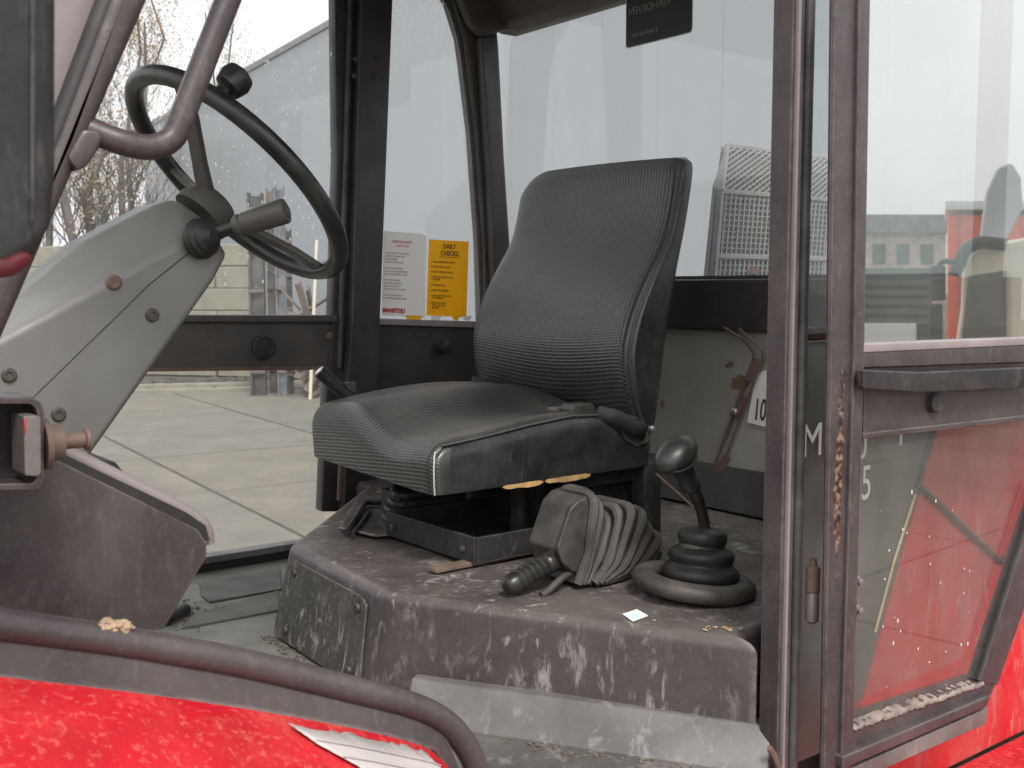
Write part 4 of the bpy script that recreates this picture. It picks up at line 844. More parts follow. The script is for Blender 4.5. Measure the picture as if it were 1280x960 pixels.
b = MB(); b.tube([on(40, 498, 'Y', YS0 - .0002), on(140, 401, 'Y', YS0 - .0002), on(185, 357, 'Y', YS0 - .0002), on(236, 316, 'Y', YS0 - .0002)], .0008, 5); b.build('shroud_seam', m_rubber, sh)
sc = MB().lathe((0, 0, 0), (0, -1, 0), [(0, .0095), (.002, .0095), (.004, .0075), (.0042, .0045), (.0025, .004), (.0025, .001)], 16).build('screw', m_boltdark); sc.location = on(190, 394, 'Y', YS0); adopt(sc, sh)
for q in ((11, 469), (73, 518)): again(sc, on(*q, 'Y', YS0), sh)
MB().lathe(on(142, 353, 'Y', YS0), (0, -1, 0), [(0, .0105), (.002, .0105), (.0045, .008), (.0048, .004), (.003, .001)], 16).build('screw', m_rustmetal, sh)
# direction lever
dl = bpy.data.objects.new('direction_lever', None); COL.objects.link(dl); p0 = on(257, 296, 'Y', 1.482); dl.location = p0; adopt(dl, fk); dl['label'] = 'stubby direction lever in a black rubber boot on the column'
dd = Vector((.72, -.55, .42)).normalized()
pe = on(358, 263, 'Y', 1.40); ds = (pe - p0); L_ = ds.length; ds.normalize()
MB().lathe(p0 - ds * .012, (ds + Vector((0, -1.2, 0))).normalized(), [(0, .028), (.006, .029), (.010, .026), (.014, .027), (.018, .022), (.022, .022), (.026, .016), (.034, .009)], 24).build('boot', m_rubber, dl)
MB().tube([p0, p0 + ds * L_ * .42], [.0075, .0105], 12).build('stalk', m_wheel, dl)
MB().lathe(p0 + ds * L_ * .36, ds, [(0, .012), (.004, .0155), (.010, .0165), (.012, .0145), (.016, .0165), (L_ * .62, .0180), (L_ * .64, .0165), (L_ * .645, .010), (L_ * .66, .010), (L_ * .665, .006), (L_ * .655, .002)], 24).build('handle', m_hub, dl)
# steering wheel
TH = R(45); N_ = Vector((math.cos(TH), 0, math.sin(TH))); wc = on(296, 224, 'Y', 1.60)
U_ = Vector((0, 1, 0)); V_ = N_.cross(U_)
sw = bpy.data.objects.new('steering_wheel', None); COL.objects.link(sw); sw.location = wc; adopt(sw, fk); sw['label'] = 'dark steering wheel with three grey spokes'
WR = .196
MB().torus(wc, N_, WR, .0142, 72, 14).build('rim', m_wheel, sw)
hubc = wc - N_ * .055
MB().lathe(hubc - N_ * .03, N_, [(0, .046), (.012, .046), (.030, .040), (.038, .034), (.042, .010)], 28).build('hub', m_hub, sw)
def spoke(tx, ty):
    d = ray(tx, ty); t = (wc - CAM).dot(N_) / d.dot(N_); e = CAM + d * t; e = wc + (e - wc).normalized() * WR
    b = MB(); q = [hubc - N_ * .008, hubc.lerp(e, .35) - N_ * .004, hubc.lerp(e, .7) + N_ * .002, e]
    tdir = (e - hubc).normalized(); sd_ = tdir.cross(N_).normalized(); vs = []
    for i, p in enumerate(q):
        wv = [.020, .015, .014, .015][i]; hv = .006
        vs += [p - sd_ * wv - N_ * hv, p + sd_ * wv - N_ * hv, p + sd_ * wv * .8 + N_ * hv, p - sd_ * wv * .8 + N_ * hv]
    fs = [(3, 2, 1, 0), (12, 13, 14, 15)]
    for i in range(3):
        for k in range(4): fs.append((i * 4 + k, i * 4 + (k + 1) % 4, i * 4 + 4 + (k + 1) % 4, i * 4 + 4 + k))
    b.add(vs, fs).build('spoke', m_hub, sw, bevel=.003)
for q in ((229, 105), (404, 338), (205, 215)): spoke(*q)
d = ray(262, 100); e = CAM + d * ((wc - CAM).dot(N_) / d.dot(N_)); e = wc + (e - wc).normalized() * (WR - .005)
MB().lathe(e + N_ * .012, N_, [(0, .012), (.010, .010), (.014, .020), (.030, .024), (.042, .021), (.048, .010)], 20).build('spinner_knob', m_wheel, sw)

# near front of the cab: pillar, grab bar, lamp bracket
YA = .90
b = MB(); b.prism(PX([(262, -170), (196, -20), (61, 292), (2, 430), (-113, 700), (-185, 700), (-50, 430), (72, 165), (141, -20), (200, -170)], 'Y', YA), (0, .045, 0)); b.build('front_pillar', m_frame, fk, bevel=.012, segs=4, label='slanting brown front pillar of the cab')
MB().tube(PX([(142, -20), (75, 158), (0, 372)], 'Y', YA + .012), .009, 10).build('pillar_groove_shade', m_rubber, fk)  # dark tube standing for the shade in the groove along the pillar
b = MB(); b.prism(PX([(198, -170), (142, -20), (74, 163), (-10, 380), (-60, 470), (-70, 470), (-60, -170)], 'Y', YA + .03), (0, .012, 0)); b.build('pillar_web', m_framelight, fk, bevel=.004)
b = MB(); gr = PX([(345, -150), (297, -30), (276, 22), (216, 176), (186, 186), (150, 178), (116, 158)], 'Y', YA); gr[-1] += Vector((-.01, .02, .004)); b.tube(fillet(gr, .022), .0105, 14); b.build('grab_bar', m_frame, fk, label='bent brown grab bar welded to the front pillar')
b = MB(); b.prism(PX([(125, 162), (131, 178), (112, 204), (98, 216), (84, 196), (104, 160)], 'Y', YA - .004), (0, .04, 0)); b.build('bar_bracket', m_frame, fk, bevel=.006)
b = MB(); b.prism(PX([(-60, -120), (76, -120), (75, 220), (68, 285), (50, 318), (22, 344), (-60, 354)], 'Y', .60), (0, .05, 0)); mh = b.build('mirror_housing', m_black, fk, bevel=.012, segs=4, label='tall dark mirror housing with red paint on its lower end')
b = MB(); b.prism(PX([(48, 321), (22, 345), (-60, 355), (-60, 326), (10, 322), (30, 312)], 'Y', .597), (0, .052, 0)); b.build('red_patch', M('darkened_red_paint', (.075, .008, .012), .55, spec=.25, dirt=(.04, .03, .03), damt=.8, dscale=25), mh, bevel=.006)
b = MB(); b.tube([on(20, 280, 'Y', .63), on(35, 285, 'Y', .93)], .010, 10); b.build('mirror_arm', m_black, mh)
b = MB(); b.prism(PX([(38, -20), (46, -20), (44, 270), (38, 285)], 'Y', .598), (0, .01, 0)); b.build('housing_rib', m_black, mh, bevel=.003)
# bracket, bolt
YB = .93
qo = [(-220, 496), (40, 496), (52, 502), (56, 514), (55, 600), (48, 612), (-220, 617)]; qi = [(-220, 505), (38, 505), (44, 509), (47, 518), (46, 598), (40, 604), (-220, 608)]
b = MB()
ao, ai = PX(qo, 'Y', YB), PX(qi, 'Y', YB); n = 7; dv = Vector((0, .05, 0))
b.add(ao + ai + [p + dv for p in ao] + [p + dv for p in ai], [(i, i + 1, i + 1 + n, i + n) for i in range(n - 1)] + [(i, i + 2 * n, i + 1 + 2 * n, i + 1) for i in range(n - 1)] + [(i + n, i + 1 + n, i + 1 + 3 * n, i + 3 * n) for i in range(n - 1)])
b.prism([p + dv for p in ai], (0, .006, 0)); br_ = b.build('channel_bracket', m_frame, fk, bevel=.0012, label='brown channel bracket holding a rusty bolt')
b = MB(); b.prism(PX([(29, 520), (47, 519), (52, 522), (52, 593), (47, 596), (31, 595)], 'Y', YB - .012), (0, .04, 0)); b.build('square_nut', m_bolt, br_, bevel=.002)
b = MB(); b.prism(PX([(29.5, 524), (33, 522), (33.5, 540), (31, 546)], 'Y', YB - .0125), (0, .01, 0)); b.build('red_dab', m_redbody, br_, bevel=.001)
pA = on(52, 555, 'Y', YB + .015); pB = on(112, 549, 'Y', YB + .015); bd = (pB - pA).normalized(); k_ = (pB - pA).length
MB().lathe(pA, bd, [(0, .0215), (k_ * .12, .0215), (k_ * .13, .015), (k_ * .40, .015), (k_ * .42, .0065), (k_ * .88, .0065), (k_ * .90, .0095), (k_ * .97, .0095), (k_, .006)], 20).build('bolt', m_rustmetal, br_)
# inner side plate
YP = 1.02
b = MB(); pl = [(-260, 520), (-60, 520), (20, 560), (66, 572), (228, 652), (248, 662), (259, 680), (259, 696), (206, 786), (130, 800), (-60, 790), (-260, 790)]
b.prism(PX(pl, 'Y', YP), (0, .008, 0)); b.build('inner_side_plate', m_frame, fk, bevel=.002, label='purplish brown side plate with rounded corner beside the pedals')
pf = fillet(PX([(40, 546), (76, 563), (232, 640), (256, 656), (262, 672), (263, 680)], 'Y', YP + .035), .02)
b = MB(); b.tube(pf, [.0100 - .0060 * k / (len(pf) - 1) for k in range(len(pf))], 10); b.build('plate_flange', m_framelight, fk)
b = MB(); b.prism(PX([(76, 566), (232, 640), (257, 657), (262, 676), (250, 676), (228, 655), (66, 576)], 'Y', YP + .012), (0, .02, 0)); b.build('flange_gap_shade', m_rubber, fk)  # dark sheet painted as the shaded gap between flange and plate
b = MB(); b.prism(PX([(113, 571), (145, 577), (158, 594), (150, 598), (100, 588)], 'Y', 1.5), (0, .12, 0)); b.build('pedal', m_rubber, fk, bevel=.006)
b = MB(); b.tube([on(205, 776, 'Z', 1.05), on(232, 762, 'Z', 1.05)], .012, 10); b.build('pedal_pivot', m_rubber, fk)
# door sill: rounded edge over the front fender
YD = .83
sp = [(-700, 722), (-300, 744), (-40, 772), (0, 781), (150, 801), (300, 828), (420, 857), (505, 878), (542, 892), (566, 910), (588, 940), (606, 990)]
pth = fillet(PX(sp, 'Y', YD), .03, 5); b = MB(); b.tube(pth, .0122, 14); ds_ = b.build('sill_edge', m_frame, fk, label='rounded brown door sill edge over the front fender')
low = PX([(-700, 790), (-300, 812), (-40, 840), (0, 846), (150, 862), (300, 884), (420, 905), (510, 925), (544, 938), (558, 958), (570, 990)], 'Y', YD - .012); up_ = PX([(-700, 732), (-300, 754), (-40, 782), (0, 791), (150, 811), (300, 838), (420, 867), (502, 888), (536, 902), (556, 916), (586, 990)], 'Y', YD - .004)
b = MB(); n = len(low); b.add(up_ + low + [p + Vector((0, .012, 0)) for p in up_] + [p + Vector((0, .012, 0)) for p in low], [(i, i + 1, i + 1 + n, i + n) for i in range(n - 1)] + [(i + 2 * n, i + 1 + 2 * n, i + 1 + 3 * n, i + 3 * n) for i in range(n - 1)] + [(i, i + 1, i + 1 + 2 * n, i + 2 * n) for i in range(n - 1)] + [(i + n, i + 1 + n, i + 1 + 3 * n, i + 3 * n) for i in range(n - 1)]); b.build('sill_band', m_frame, fk)
b = MB(); fo = [Vector((p.x, p.y - .02, p.z - .004)) for p in low]; f2 = [Vector((p.x, p.y - .11, p.z - .045)) for p in low]; f3 = [Vector((p.x, p.y - .19, p.z - .13)) for p in low]; f4 = [Vector((p.x, p.y - .21, p.z - .30)) for p in low]
lw2 = [p + Vector((0, -.001, 0)) for p in low]
vs = lw2 + fo + f2 + f3 + f4; b.add(vs, [(r_ * n + i, r_ * n + i + 1, (r_ + 1) * n + i + 1, (r_ + 1) * n + i) for r_ in range(4) for i in range(n - 1)])
fe = b.build('front_fender', m_reddirty, fk, sub=1, label='bright red front fender dusted with dried mud')
# anti slip tape on the fender
def fend(t, s_):          # along, across
    k = t * 8 + 2; i = min(int(k), n - 2); a = low[i].lerp(low[i + 1], k - i); return Vector((a.x, a.y - .02 - .09 * s_, a.z - .004 - .041 * s_ + .0035))
b = MB(); grid = [(.455, .10), (.55, .07), (.66, .07), (.70, .26)]
A4 = [fend(.47, .02), fend(.715, .02), fend(.79, .7), fend(.58, .7)]
m1 = 26; jr = random.Random(77)
vs = []
for i in range(m1 + 1):
    for j in range(5):
        t0 = .418 + (.645 - .418) * i / m1; t1 = .54 + (.76 - .54) * i / m1; vs.append(fend(t0 + (t1 - t0) * j / 4 + (jr.uniform(-.006, .006) if i in (0, m1) else 0), .02 + .8 * j / 4 + (jr.uniform(-.03, .03) if j in (0, 4) else 0)))
b.add(vs, [(i * 5 + j, i * 5 + j + 1, (i + 1) * 5 + j + 1, (i + 1) * 5 + j) for i in range(m1) for j in range(4)])
_n, _l = m_hatch.node_tree.nodes, m_hatch.node_tree.links; _b = _n['Principled BSDF']; _src = _b.inputs['Base Color'].links[0].from_socket
_t = _n.new('ShaderNodeTexCoord'); _w = _n.new('ShaderNodeTexWave'); _w.inputs['Scale'].default_value = 150; _w.inputs['Distortion'].default_value = .4; _w.bands_direction = 'DIAGONAL'; _l.new(_t.outputs['Object'], _w.inputs['Vector'])
_m = _n.new('ShaderNodeMapRange'); _m.inputs[3].default_value = .62; _m.inputs[4].default_value = 1; _l.new(_w.outputs[1], _m.inputs[0]); _x = _n.new('ShaderNodeMix'); _x.data_type = 'RGBA'; _x.blend_type = 'MULTIPLY'; _x.inputs[0].default_value = 1
_l.new(_src, _x.inputs[6]); _l.new(_m.outputs[0], _x.inputs[7]); _l.new(_x.outputs[2], _b.inputs['Base Color'])
hs_ = b.build('anti_slip_tape', m_hatch, fe); hs_.modifiers.new('t', 'SOLIDIFY').thickness = .001
b = MB()
for j in (.22, .42, .62, .8): b.tube([fend(.418 + .122 * j + (.227 - .007 * j) * k / 6, .02 + .8 * j) + Vector((0, 0, .0012)) for k in range(7)], .0006, 4)
b.build('tape_groove', m_inkgrey, fe)

# near rear door jamb
def vert(x0, x1, y0, y1, z0=.98, z1=2.36): return MB().box((x0, y0, z0), (x1, y1, z1))
vert(1.0735, 1.080, .842, .872).build('door_jamb', m_frame, fk, bevel=.002, label='brown rear door jamb beside the folded door')
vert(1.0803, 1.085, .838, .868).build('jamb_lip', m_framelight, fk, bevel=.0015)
vert(1.0855, 1.108, .852, .868).build('jamb_channel', m_rubber, fk, bevel=.003)
b = MB(); b.tube([(1.1155, .851, .98), (1.1155, .851, 2.36)], .0070, 10); b.tube([(1.097, .849, .98), (1.097, .849, 2.36)], .0045, 8); b.build('jamb_seal', m_seal, fk)
b = MB(); b.tube(fillet([on(962, 935, 'Y', .838), on(968, 945, 'Y', .838), on(974, 962, 'Y', .838)], .01), .004, 6); b.build('jamb_clip', m_rustmetal, fk)
# near rear side panel and window
YN = .905
edge_t, edge_b = on(1172, 530, 'Y', YN), on(1066, 915, 'Y', YN)
zs = 1.578
b = MB(); b.prism([Vector((1.135, YN, 1.0)), Vector((edge_b.x, YN, 1.0)), edge_b, edge_t, Vector((edge_t.x + .03, YN, zs)), Vector((1.135, YN, zs))], (0, .015, 0)); sp_ = b.build('side_panel', m_sidepanel, fk, bevel=.002, label='dull grey green side panel with white letters behind the door')
b = MB(); b.box((1.165, YN + .002, zs + .012), (1.70, YN + .007, 2.30)); nw = b.build('rear_side_window', m_glass, fk)
b = MB(); b.tube(fillet([(1.165, YN, 2.3), (1.165, YN, zs + .012), (1.70, YN, zs + .012)], .02), .010, 8); b.build('window_seal', m_rubber, nw)
b = MB(); b.box((1.70, YN + .022, 1.0), (1.74, YN + .06, 2.36)); b.build('corner_post', m_int, fk, bevel=.006)
yt = YN - .0012
def let(s_, px, py, pxh, sx=1.): 
    p = on(px, py, 'Y', yt); h = (p - on(px, py - pxh, 'Y', yt)).length; text(s_, 'lettering', m_white, p, (1, 0, 0), (0, 0, 1), h * 1.42, sp_, 'LEFT', .0005, 0, sx)
let('M', 1001, 572, 42, .95); let('J', 1078, 560, 42, .8); let('4', 1116, 558, 42, .8); let('25', 1062, 628, 44, .72)
# red body behind the cab
et, eb = edge_t + Vector((.004, 0, 0)), edge_b + Vector((.004, 0, 0))
eb2 = Vector((eb.x - .03, YN, .885))
b = MB(); b.prism([et + Vector((.02, 0, .05)), et, eb, eb2, Vector((3.2, YN, .885)), Vector((3.2, YN, 1.56)), Vector((1.75, YN, 1.56)), Vector((1.72, YN, et.z + .05))], (0, .02, 0)); rb_ = b.build('engine_side_panel', m_redbody, fk, bevel=.003, label='red engine side panel seen through the dusty door glass')
b = MB(); yb_ = YN - .003
b.tube(PX([(1168, 535), (1147, 606), (1250, 702), (1300, 682)], 'Y', yb_), .0055, 6); b.build('panel_seam', m_rubber, rb_)
b = MB(); b.tube(PX([(1144, 618), (1118, 700), (1094, 790)], 'Y', yb_), .002, 5); b.build('worn_edge', M('bare_edge', (.62, .46, .26), .6), rb_)
b = MB(); b.box((1.75, YN + .03, .9), (3.2, 2.2, 1.555)); b.build('engine_bay', m_black, fk, bevel=.02)  # black instead of red, to keep red bounce light off the exhaust guard
b = MB(); b.prism([(1.0, .40, .865), (3.2, .40, .865), (3.2, YN - .003, .885), (1.0, YN - .003, .885)], (0, 0, -.03)); b.build('rear_fender', m_reddirty, fk, bevel=.006, label='red rear fender ledge with rust and flaking paint')
# exhaust guard seen through the rear window
YG = 1.66
gA, gB, gC = on(890, 352, 'Y', YG), on(902, 239, 'Y', YG), on(909, 182, 'Y', YG + .07)
bk_ = Vector((.42, 0, 0)); gAs = on(877, 352, 'X', gA.x + .01); gBs = on(892, 233, 'X', gB.x + .01)
lowz = Vector((-.004, 0, -.10)); gA += lowz; gAs += lowz
eg = bpy.data.objects.new('exhaust_guard', None); COL.objects.link(eg); eg.location = gA; adopt(eg, fk); eg['label'] = 'grey wire mesh exhaust guard with slanted top behind the rear window'
b = MB()
for p, q in ((gA, gB), (gB, gC), (gC, gC + bk_), (gB, gB + bk_), (gA.lerp(gB, .52), gA.lerp(gB, .52) + bk_), (gA + bk_, gB + bk_)): b.bar(p, q, .010, .010, (0, 1, 0))
b.build('guard_frame', m_grille, eg, bevel=.0015)
b = MB()
for k in range(1, 26): q = bk_ * (k / 26); b.bar(gA + q, gB + q, .0045, .003, (0, 1, 0))
for k in range(1, 24): q = gA.lerp(gB, k / 24) + Vector((0, .003, 0)); b.bar(q, q + bk_, .003, .0055, (0, 1, 0))
for k in range(-16, 34):
    for s_ in (1, -1):
        u0 = k / 18; u1 = u0 + s_ * .42; f0, f1 = 0., 1.
        ts = sorted(((0 - u0) / (u1 - u0), (1 - u0) / (u1 - u0))); f0, f1 = max(0, ts[0]), min(1, ts[1])
        if f1 - f0 < .04: continue
        P_ = lambda f: gB.lerp(gC, f) + bk_ * (u0 + (u1 - u0) * f)
        b.bar(P_(f0), P_(f1), .0045, .003, (0, 1, 1))
o = b.build('guard_mesh', m_grille, eg, smooth=False); o['kind'] = 'stuff'
b = MB(); dy_ = Vector((0, .018, 0)); b.add([gA + dy_, gA + dy_ + bk_, gB + dy_ + bk_, gB + dy_, gA + Vector((0, .03, 0)), gA + Vector((0, .03, 0)) + bk_, gC + dy_ + bk_, gC + dy_], [(0, 1, 2, 3), (3, 2, 6, 7), (7, 6, 5, 4), (0, 3, 7, 4), (1, 5, 6, 2), (0, 4, 5, 1)]); b.build('silencer', m_grilledark, eg)
b = MB(); b.add([gA, gB, gC, gBs, gAs], [(0, 1, 3, 4), (1, 2, 3)]); o = b.build('guard_side', m_grille, eg, smooth=False); o.modifiers.new('t', 'SOLIDIFY').thickness = .003
b = MB(); b.prism(PX([(932, 341), (942, 334), (950, 337), (946, 343)], 'Y', YG - .004), (0, .002, 0)); b.build('rust_flake', m_rustmetal, eg)

# near door, folded back
YO = .79; XE_ = 1.90
def ext(pts, ia, ib, y):      # carry the right-hand ends of a rail on to the door's free edge
    q = PX(pts, 'Y', y)
    for i in (ia, ib): q[i] = Vector((XE_, y, q[i].z))
    return q
dr = MB().prism(PX([(1044, -40), (1080, -40), (1070, 440), (1054, 985), (1030, 985), (1039, 440)], 'Y', YO), (0, .010, 0)).build('cab_door', m_post, fk, bevel=.006, label='folded back cab door with long rust scar on its post')
MB().prism(PX([(1075, -40), (1090, -40), (1082, 440), (1066, 985), (1051, 985), (1068, 440)], 'Y', YO - .006), (0, .03, 0)).build('post_lip', m_framelight if 0 else m_frame, dr, bevel=.004)
MB().prism(ext([(1080, 459), (1300, 458), (1300, 524), (1080, 544)], 1, 2, YO + .004), (0, .025, 0)).build('middle_rail', m_frame, dr, bevel=.003)
MB().prism(ext([(1080, 440), (1300, 432), (1300, 459), (1080, 460)], 1, 2, YO - .004), (0, .032, 0)).build('rail_cap', m_frame, dr, bevel=.003)
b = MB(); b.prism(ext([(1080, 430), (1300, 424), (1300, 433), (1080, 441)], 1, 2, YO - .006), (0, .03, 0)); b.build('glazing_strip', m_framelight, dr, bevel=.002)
b = MB(); b.prism(PX([(1080, 462), (1150, 465), (1300, 458), (1300, 484), (1152, 491), (1080, 486)], 'Y', YO - .022), (0, .012, 0)); b.prism(PX([(1081, 464), (1092, 464), (1092, 485), (1081, 485)], 'Y', YO - .012), (0, .02, 0)); b.build('pull_handle', m_black, dr, bevel=.003)
b = MB(); b.lathe(on(1166, 503, 'Y', YO + .003), (0, -1, 0), [(0, .0135), (.007, .0135), (.009, .0115), (.0095, .001)], 28); b.build('round_plug', m_black, dr)
MB().prism(ext([(1079, 541), (1300, 521), (1300, 528), (1079, 549)], 1, 2, YO + .001), (0, .02, 0)).build('lower_glazing_strip', m_frame, dr, bevel=.002)
MB().box((XE_ - .04, YO - .003, 1.50), (XE_, YO + .03, 2.30)).build('outer_post', m_frame, dr, bevel=.004)
MB().box((1.10, YO - .002, 2.26), (XE_ - .041, YO + .028, 2.30)).build('top_rail', m_frame, dr, bevel=.004)
# bottom rail and slanted corner rail
b0, b1 = (1068, 940), (1240, 857)
MB().prism(PX([(1052, 948), (1062, 908), (1228, 850), (1247, 852), (1238, 872)], 'Y', YO - .002), (0, .035, 0)).build('bottom_rail', m_frame, dr, bevel=.003)
MB().prism(PX([(1054, 962), (1054, 946), (1240, 868), (1234, 884)], 'Y', YO - .012), (0, .035, 0)).build('bottom_channel', m_frame, dr, bevel=.003)
MB().prism(PX([(1052, 985), (1052, 966), (1236, 884), (1232, 906)], 'Y', YO - .006), (0, .03, 0)).build('bottom_flange', m_bare, dr, bevel=.002)
b = MB(); cr = random.Random(8); ns_, vs = 80, []
for k in range(ns_ + 1):
    f = k / ns_; amp = cr.uniform(.45, .8)
    for dx_, dz_ in ((-.003, -.002), (-.004, .002), (-.003, .007), (.003, .010), (.010, .0105)):
        p = on(1064 + (1228 - 1064) * f, 911 - 57 * f, 'Y', YO - .001); vs.append(p + Vector((cr.uniform(-.001, .001), dx_ + cr.uniform(-.001, .001), dz_ * amp - .003 * (1 - amp) + cr.uniform(-.0015, .0015))))
b.add(vs, [(5 * k + a, 5 * k + 5 + a, 5 * k + 6 + a, 5 * k + 1 + a) for k in range(ns_) for a in range(4)])
o = b.build('caked_dirt', M('pale_caked_dirt', (.19, .145, .13), .95, var=.45, vscale=60, dirt=(.36, .28, .24), damt=.7, dscale=26, bump=.9, bscale=150), dr, sub=1); o['kind'] = 'stuff'
MB().prism(PX([(1224, 852), (1248, 858), (1374, 498), (1338, 498)], 'Y', YO - .004), (0, .022, 0)).build('corner_rail', m_frame, dr, bevel=.004)
b = MB(); b.tube(PX([(1221, 850), (1246, 770), (1298, 606)], 'Y', YO - .002), .0035, 6); b.build('corner_seal', m_rubber, dr)
MB().prism(ext([(1070, -60), (1560, -60), (1300, 430), (1070, 440)], 1, 2, YO + .012), (0, .005, 0)).build('upper_glass', m_glassdoor, dr)
MB().prism(PX([(1066, 545), (1352, 505), (1345, 520), (1236, 856), (1058, 926)], 'Y', YO + .012), (0, .005, 0)).build('lower_glass', m_glasslow, dr)
db = MB().lathe((0, 0, 0), (0, -1, 0), [(0, .007), (.002, .007), (.003, .0045), (.008, .0045), (.009, .002)], 10).build('bolt', m_bolt); db.location = on(1070, 726, 'Y', YO + .011); adopt(db, dr); again(db, on(1070, 762, 'Y', YO + .011), dr)
b = MB(); cr = random.Random(18)
for k in range(30):
    x_, y_ = cr.uniform(1085, 1270), cr.uniform(600, 860)
    if x_ > 1240 - (y_ - 850) * -.15: continue
    p = on(x_, y_, 'Y', YO + .0115); s_ = cr.uniform(.0004, .0011); b.ball(p, s_, s_ * .5, s_ * cr.uniform(1, 3.5), None, 6, 4)
o = b.build('paint_speck', m_white, dr); o['kind'] = 'stuff'
# hinge
hg = on(1015, 705, 'Y', .83); h2 = on(1015, 778, 'Y', .83); hx = (hg + h2) / 2
b = MB(); b.lathe((hg.x, .828, h2.z), (0, 0, 1), [(0, .004), (.004, .0085), (.038, .0085), (.040, .0075)], 14); b.build('hinge', m_bolt, dr)
b = MB(); b.lathe((hg.x, .828, h2.z + .041), (0, 0, 1), [(0, .0088), (.030, .0088), (.033, .005), (.042, .004)], 14); b.build('hinge_knuckle', m_rustmetal, dr)

# loose things
b = MB(); a_, c_ = on(540, 715, 'Z', 1.204), on(700, 690, 'Z', 1.204); b.bar(a_ + Vector((0, 0, .003)), c_ + Vector((0, .03, .003)), .024, .007); tag(b.build('wood_strip', m_wood, bevel=.0015), 'thin splintered wood strip wedged under the seat tray', 'wood strip')
b = MB(); b.prism(PX([(778, 768), (796, 762), (810, 770), (791, 777)], 'Z', 1.2015), (0, 0, .0008)); ps = tag(b.build('paper_scrap', m_white), 'small white paper scrap lying in front of the gear lever boot', 'paper scrap')
b = MB(); b.prism(PX([(785, 769), (796, 766), (803, 770), (792, 774)], 'Z', 1.2026), (0, 0, .0003)); b.build('printed_mark', M('pale_blue_print', (.48, .60, .74), .6), ps)
b = MB(); cr = random.Random(31)
for k in range(90):
    p = on(148 + cr.gauss(0, 9), 800, 'Y', YD); s_ = cr.uniform(.0008, .0034); b.ball(p + Vector((0, cr.uniform(-.008, .008), cr.uniform(.008, .0135))), s_ * 1.4, s_, s_ * .8, None, 6, 4)
tag(b.build('mud_clod', m_clay), 'crumbly yellow mud clod sitting on the door sill', 'mud clod')
b = MB(); cr = random.Random(33)
for k in range(60):
    p = on(cr.uniform(880, 930), cr.uniform(782, 788), 'Z', 1.2015) if k < 14 else on(cr.uniform(440, 950), cr.uniform(680, 790), 'Z', 1.2015)
    if not (.9 < p.x < 1.5): continue
    s_ = cr.uniform(.0012, .0035) if k < 14 else cr.uniform(.0007, .0018); b.ball(p, s_ * 1.8, s_, s_ * .6, Matrix.Rotation(cr.uniform(0, 3), 3, 'Z'), 6, 4)
tag(b.build('crumbs', m_clay), 'pale crumbs of dirt scattered over the engine cover', 'dirt crumbs', kind='stuff')

b = MB(); cr = random.Random(52); m_mud = M('dried_mud', (.15, .12, .09), .95, var=.35, vscale=50, bump=.6)
for k in range(420):
    f = cr.random(); o_2 = abs(cr.gauss(0, .012))
    if k < 80: p = ra.lerp(rb, f) + rn * (.037 + o_2) + Vector((0, 0, 1.0455))
    elif k < 300: p = on(232 + cr.gauss(0, 12), 768 + cr.gauss(0, 8), 'Z', 1.0425)
    else: p = Vector((*bot[0], 1.0425)).lerp(Vector((*bot[1], 1.0425)), f) + Vector((-.004 - o_2, 0, 0))
    s_ = cr.uniform(.0008, .0030); b.ball(p, s_ * 1.7, s_, s_ * .6, Matrix.Rotation(cr.uniform(0, 3), 3, 'Z'), 5, 3)
tag(b.build('dried_mud', m_mud), 'crumbs of dried mud gathered along the foot of the engine cover and floor', 'dried mud', kind='stuff')

# ================================================================== yard on the camera's side, seen in the door glass
def rbox(b, px0, px1, y0, y1, D, depth):
    p = [refl(px0, y1, D), refl(px1, y1, D), refl(px1, y0, D), refl(px0, y0, D)]
    dv = Vector((p[0].x, p[0].y - 1.58, 0)).normalized() * depth
    return b.prism(p, dv)
t = thing('container', 'orange red shipping container reflected in the upper door glass', 'container', refl(1250, 500, 17))
b = MB(); rbox(b, 1186, 1420, 268, 460, 17, 2.4); b.build('body', m_orange, t, bevel=.03)
b = MB(); rbox(b, 1183, 1424, 250, 262, 16.9, 2.5); b.build('roof', m_white, t, bevel=.02)
for k in range(9):
    b = MB(); rbox(b, 1192 + k * 26, 1200 + k * 26, 272, 450, 16.95, .08); b.build('rib', m_orange, t, bevel=.01)
t = thing('low_shed', 'low pale pinkish shed with grey roof reflected in the upper door glass', 'shed', refl(1120, 500, 24))
b = MB(); rbox(b, 1060, 1184, 292, 420, 24, 4); b.build('wall', M('pale_render', (.62, .50, .45), .8), t)
b = MB(); rbox(b, 1055, 1186, 268, 291, 23.8, 4.5); b.build('roof', m_trim, t)
for k in range(3):
    b = MB(); rbox(b, 1092 + 30 * k, 1108 + 30 * k, 305, 330, 23.95, .04); b.build('window', m_green, t)
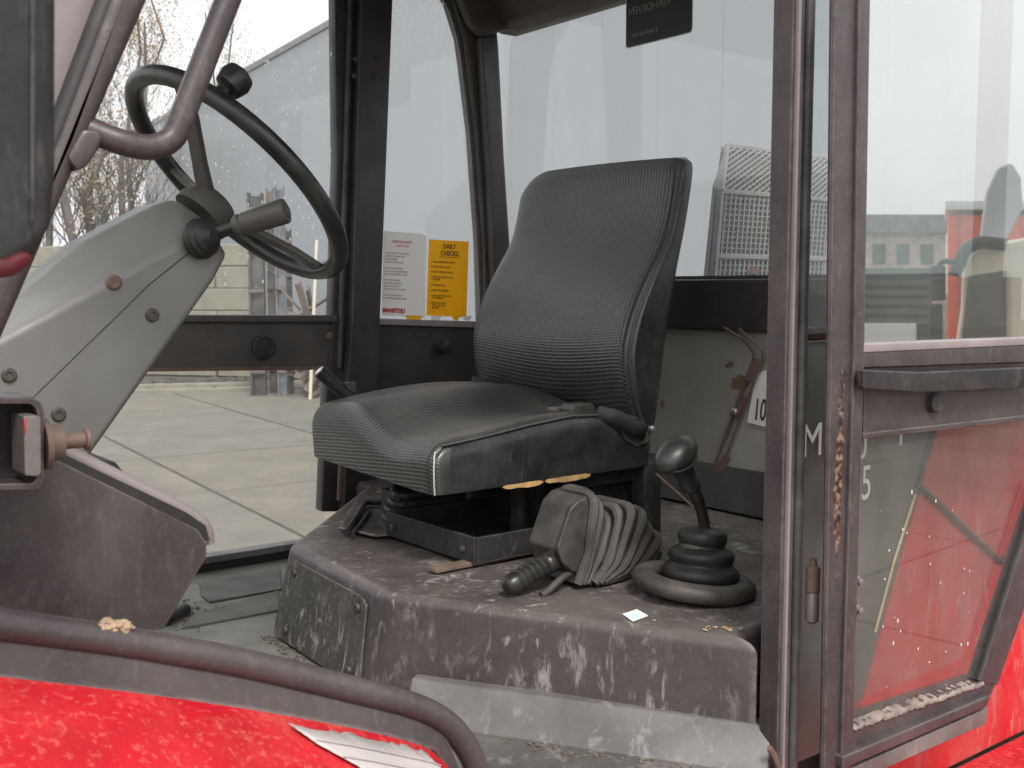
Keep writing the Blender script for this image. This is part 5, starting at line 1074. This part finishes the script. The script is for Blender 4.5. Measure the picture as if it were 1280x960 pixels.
t = thing('slatted_trailer', 'dark green slatted trailer side reflected in the upper door glass', 'trailer', refl(1125, 520, 12))
b = MB(); rbox(b, 1070, 1168, 335, 470, 12.1, 1.6); b.build('body', m_green, t)
for k in range(6):
    b = MB(); rbox(b, 1070, 1168, 338 + k * 12, 345 + k * 12, 12.0, .05); b.build('slat', m_sidepanel, t, bevel=.006)
b = MB(); rbox(b, 1070, 1148, 404, 428, 11.95, .04); b.build('rear_board', m_white, t)
t = thing('lorry', 'cream lorry cab with black mirror reflected in the upper door glass', 'lorry', refl(1240, 520, 9.5))
b = MB(); D = 9.5
pts = [(1192, 480), (1205, 390), (1208, 330), (1222, 308), (1290, 296), (1340, 300), (1340, 480)]
q = [refl(*p, D) for p in pts]; dv = Vector((q[0].x, q[0].y - 1.58, 0)).normalized() * 1.8; b.prism(q, dv); b.build('cab', m_cream, t, bevel=.03)
b = MB(); q = [refl(*p, D - .03) for p in ((1214, 345), (1262, 338), (1262, 432), (1205, 432))]; b.prism(q, dv.normalized() * .02); b.build('side_window', M('dark_window', (.10, .085, .065), .1), t)
b = MB(); q = [refl(*p, D - .03) for p in ((1268, 338), (1330, 336), (1330, 432), (1268, 432))]; b.prism(q, dv.normalized() * .02); b.build('side_window', m_cream, t)
b = MB(); b.tube(fillet([refl(1262, 306, D - .1), refl(1226, 302, D - .1), refl(1210, 312, D - .1), refl(1196, 345, D - .1)], .1), .05, 8); b.tube(fillet([refl(1212, 328, D - .1), refl(1180, 326, D - .1), refl(1174, 340, D - .1)], .08), .022, 8); b.build('mirror_arm', m_black, t)
b = MB(); q = [refl(*p, D + .3) for p in ((1228, 300), (1236, 240), (1250, 208), (1268, 202), (1280, 222), (1282, 262), (1262, 300))]; b.prism(q, dv.normalized() * .4); b.build('air_deflector', m_panel, t, bevel=.03)
b = MB(); rbox(b, 1166, 1186, 332, 376, D - .15, .1); b.build('mirror', m_black, t, bevel=.02); b = MB(); rbox(b, 1164, 1182, 380, 428, D - .15, .1); b.build('mirror', m_black, t, bevel=.02)
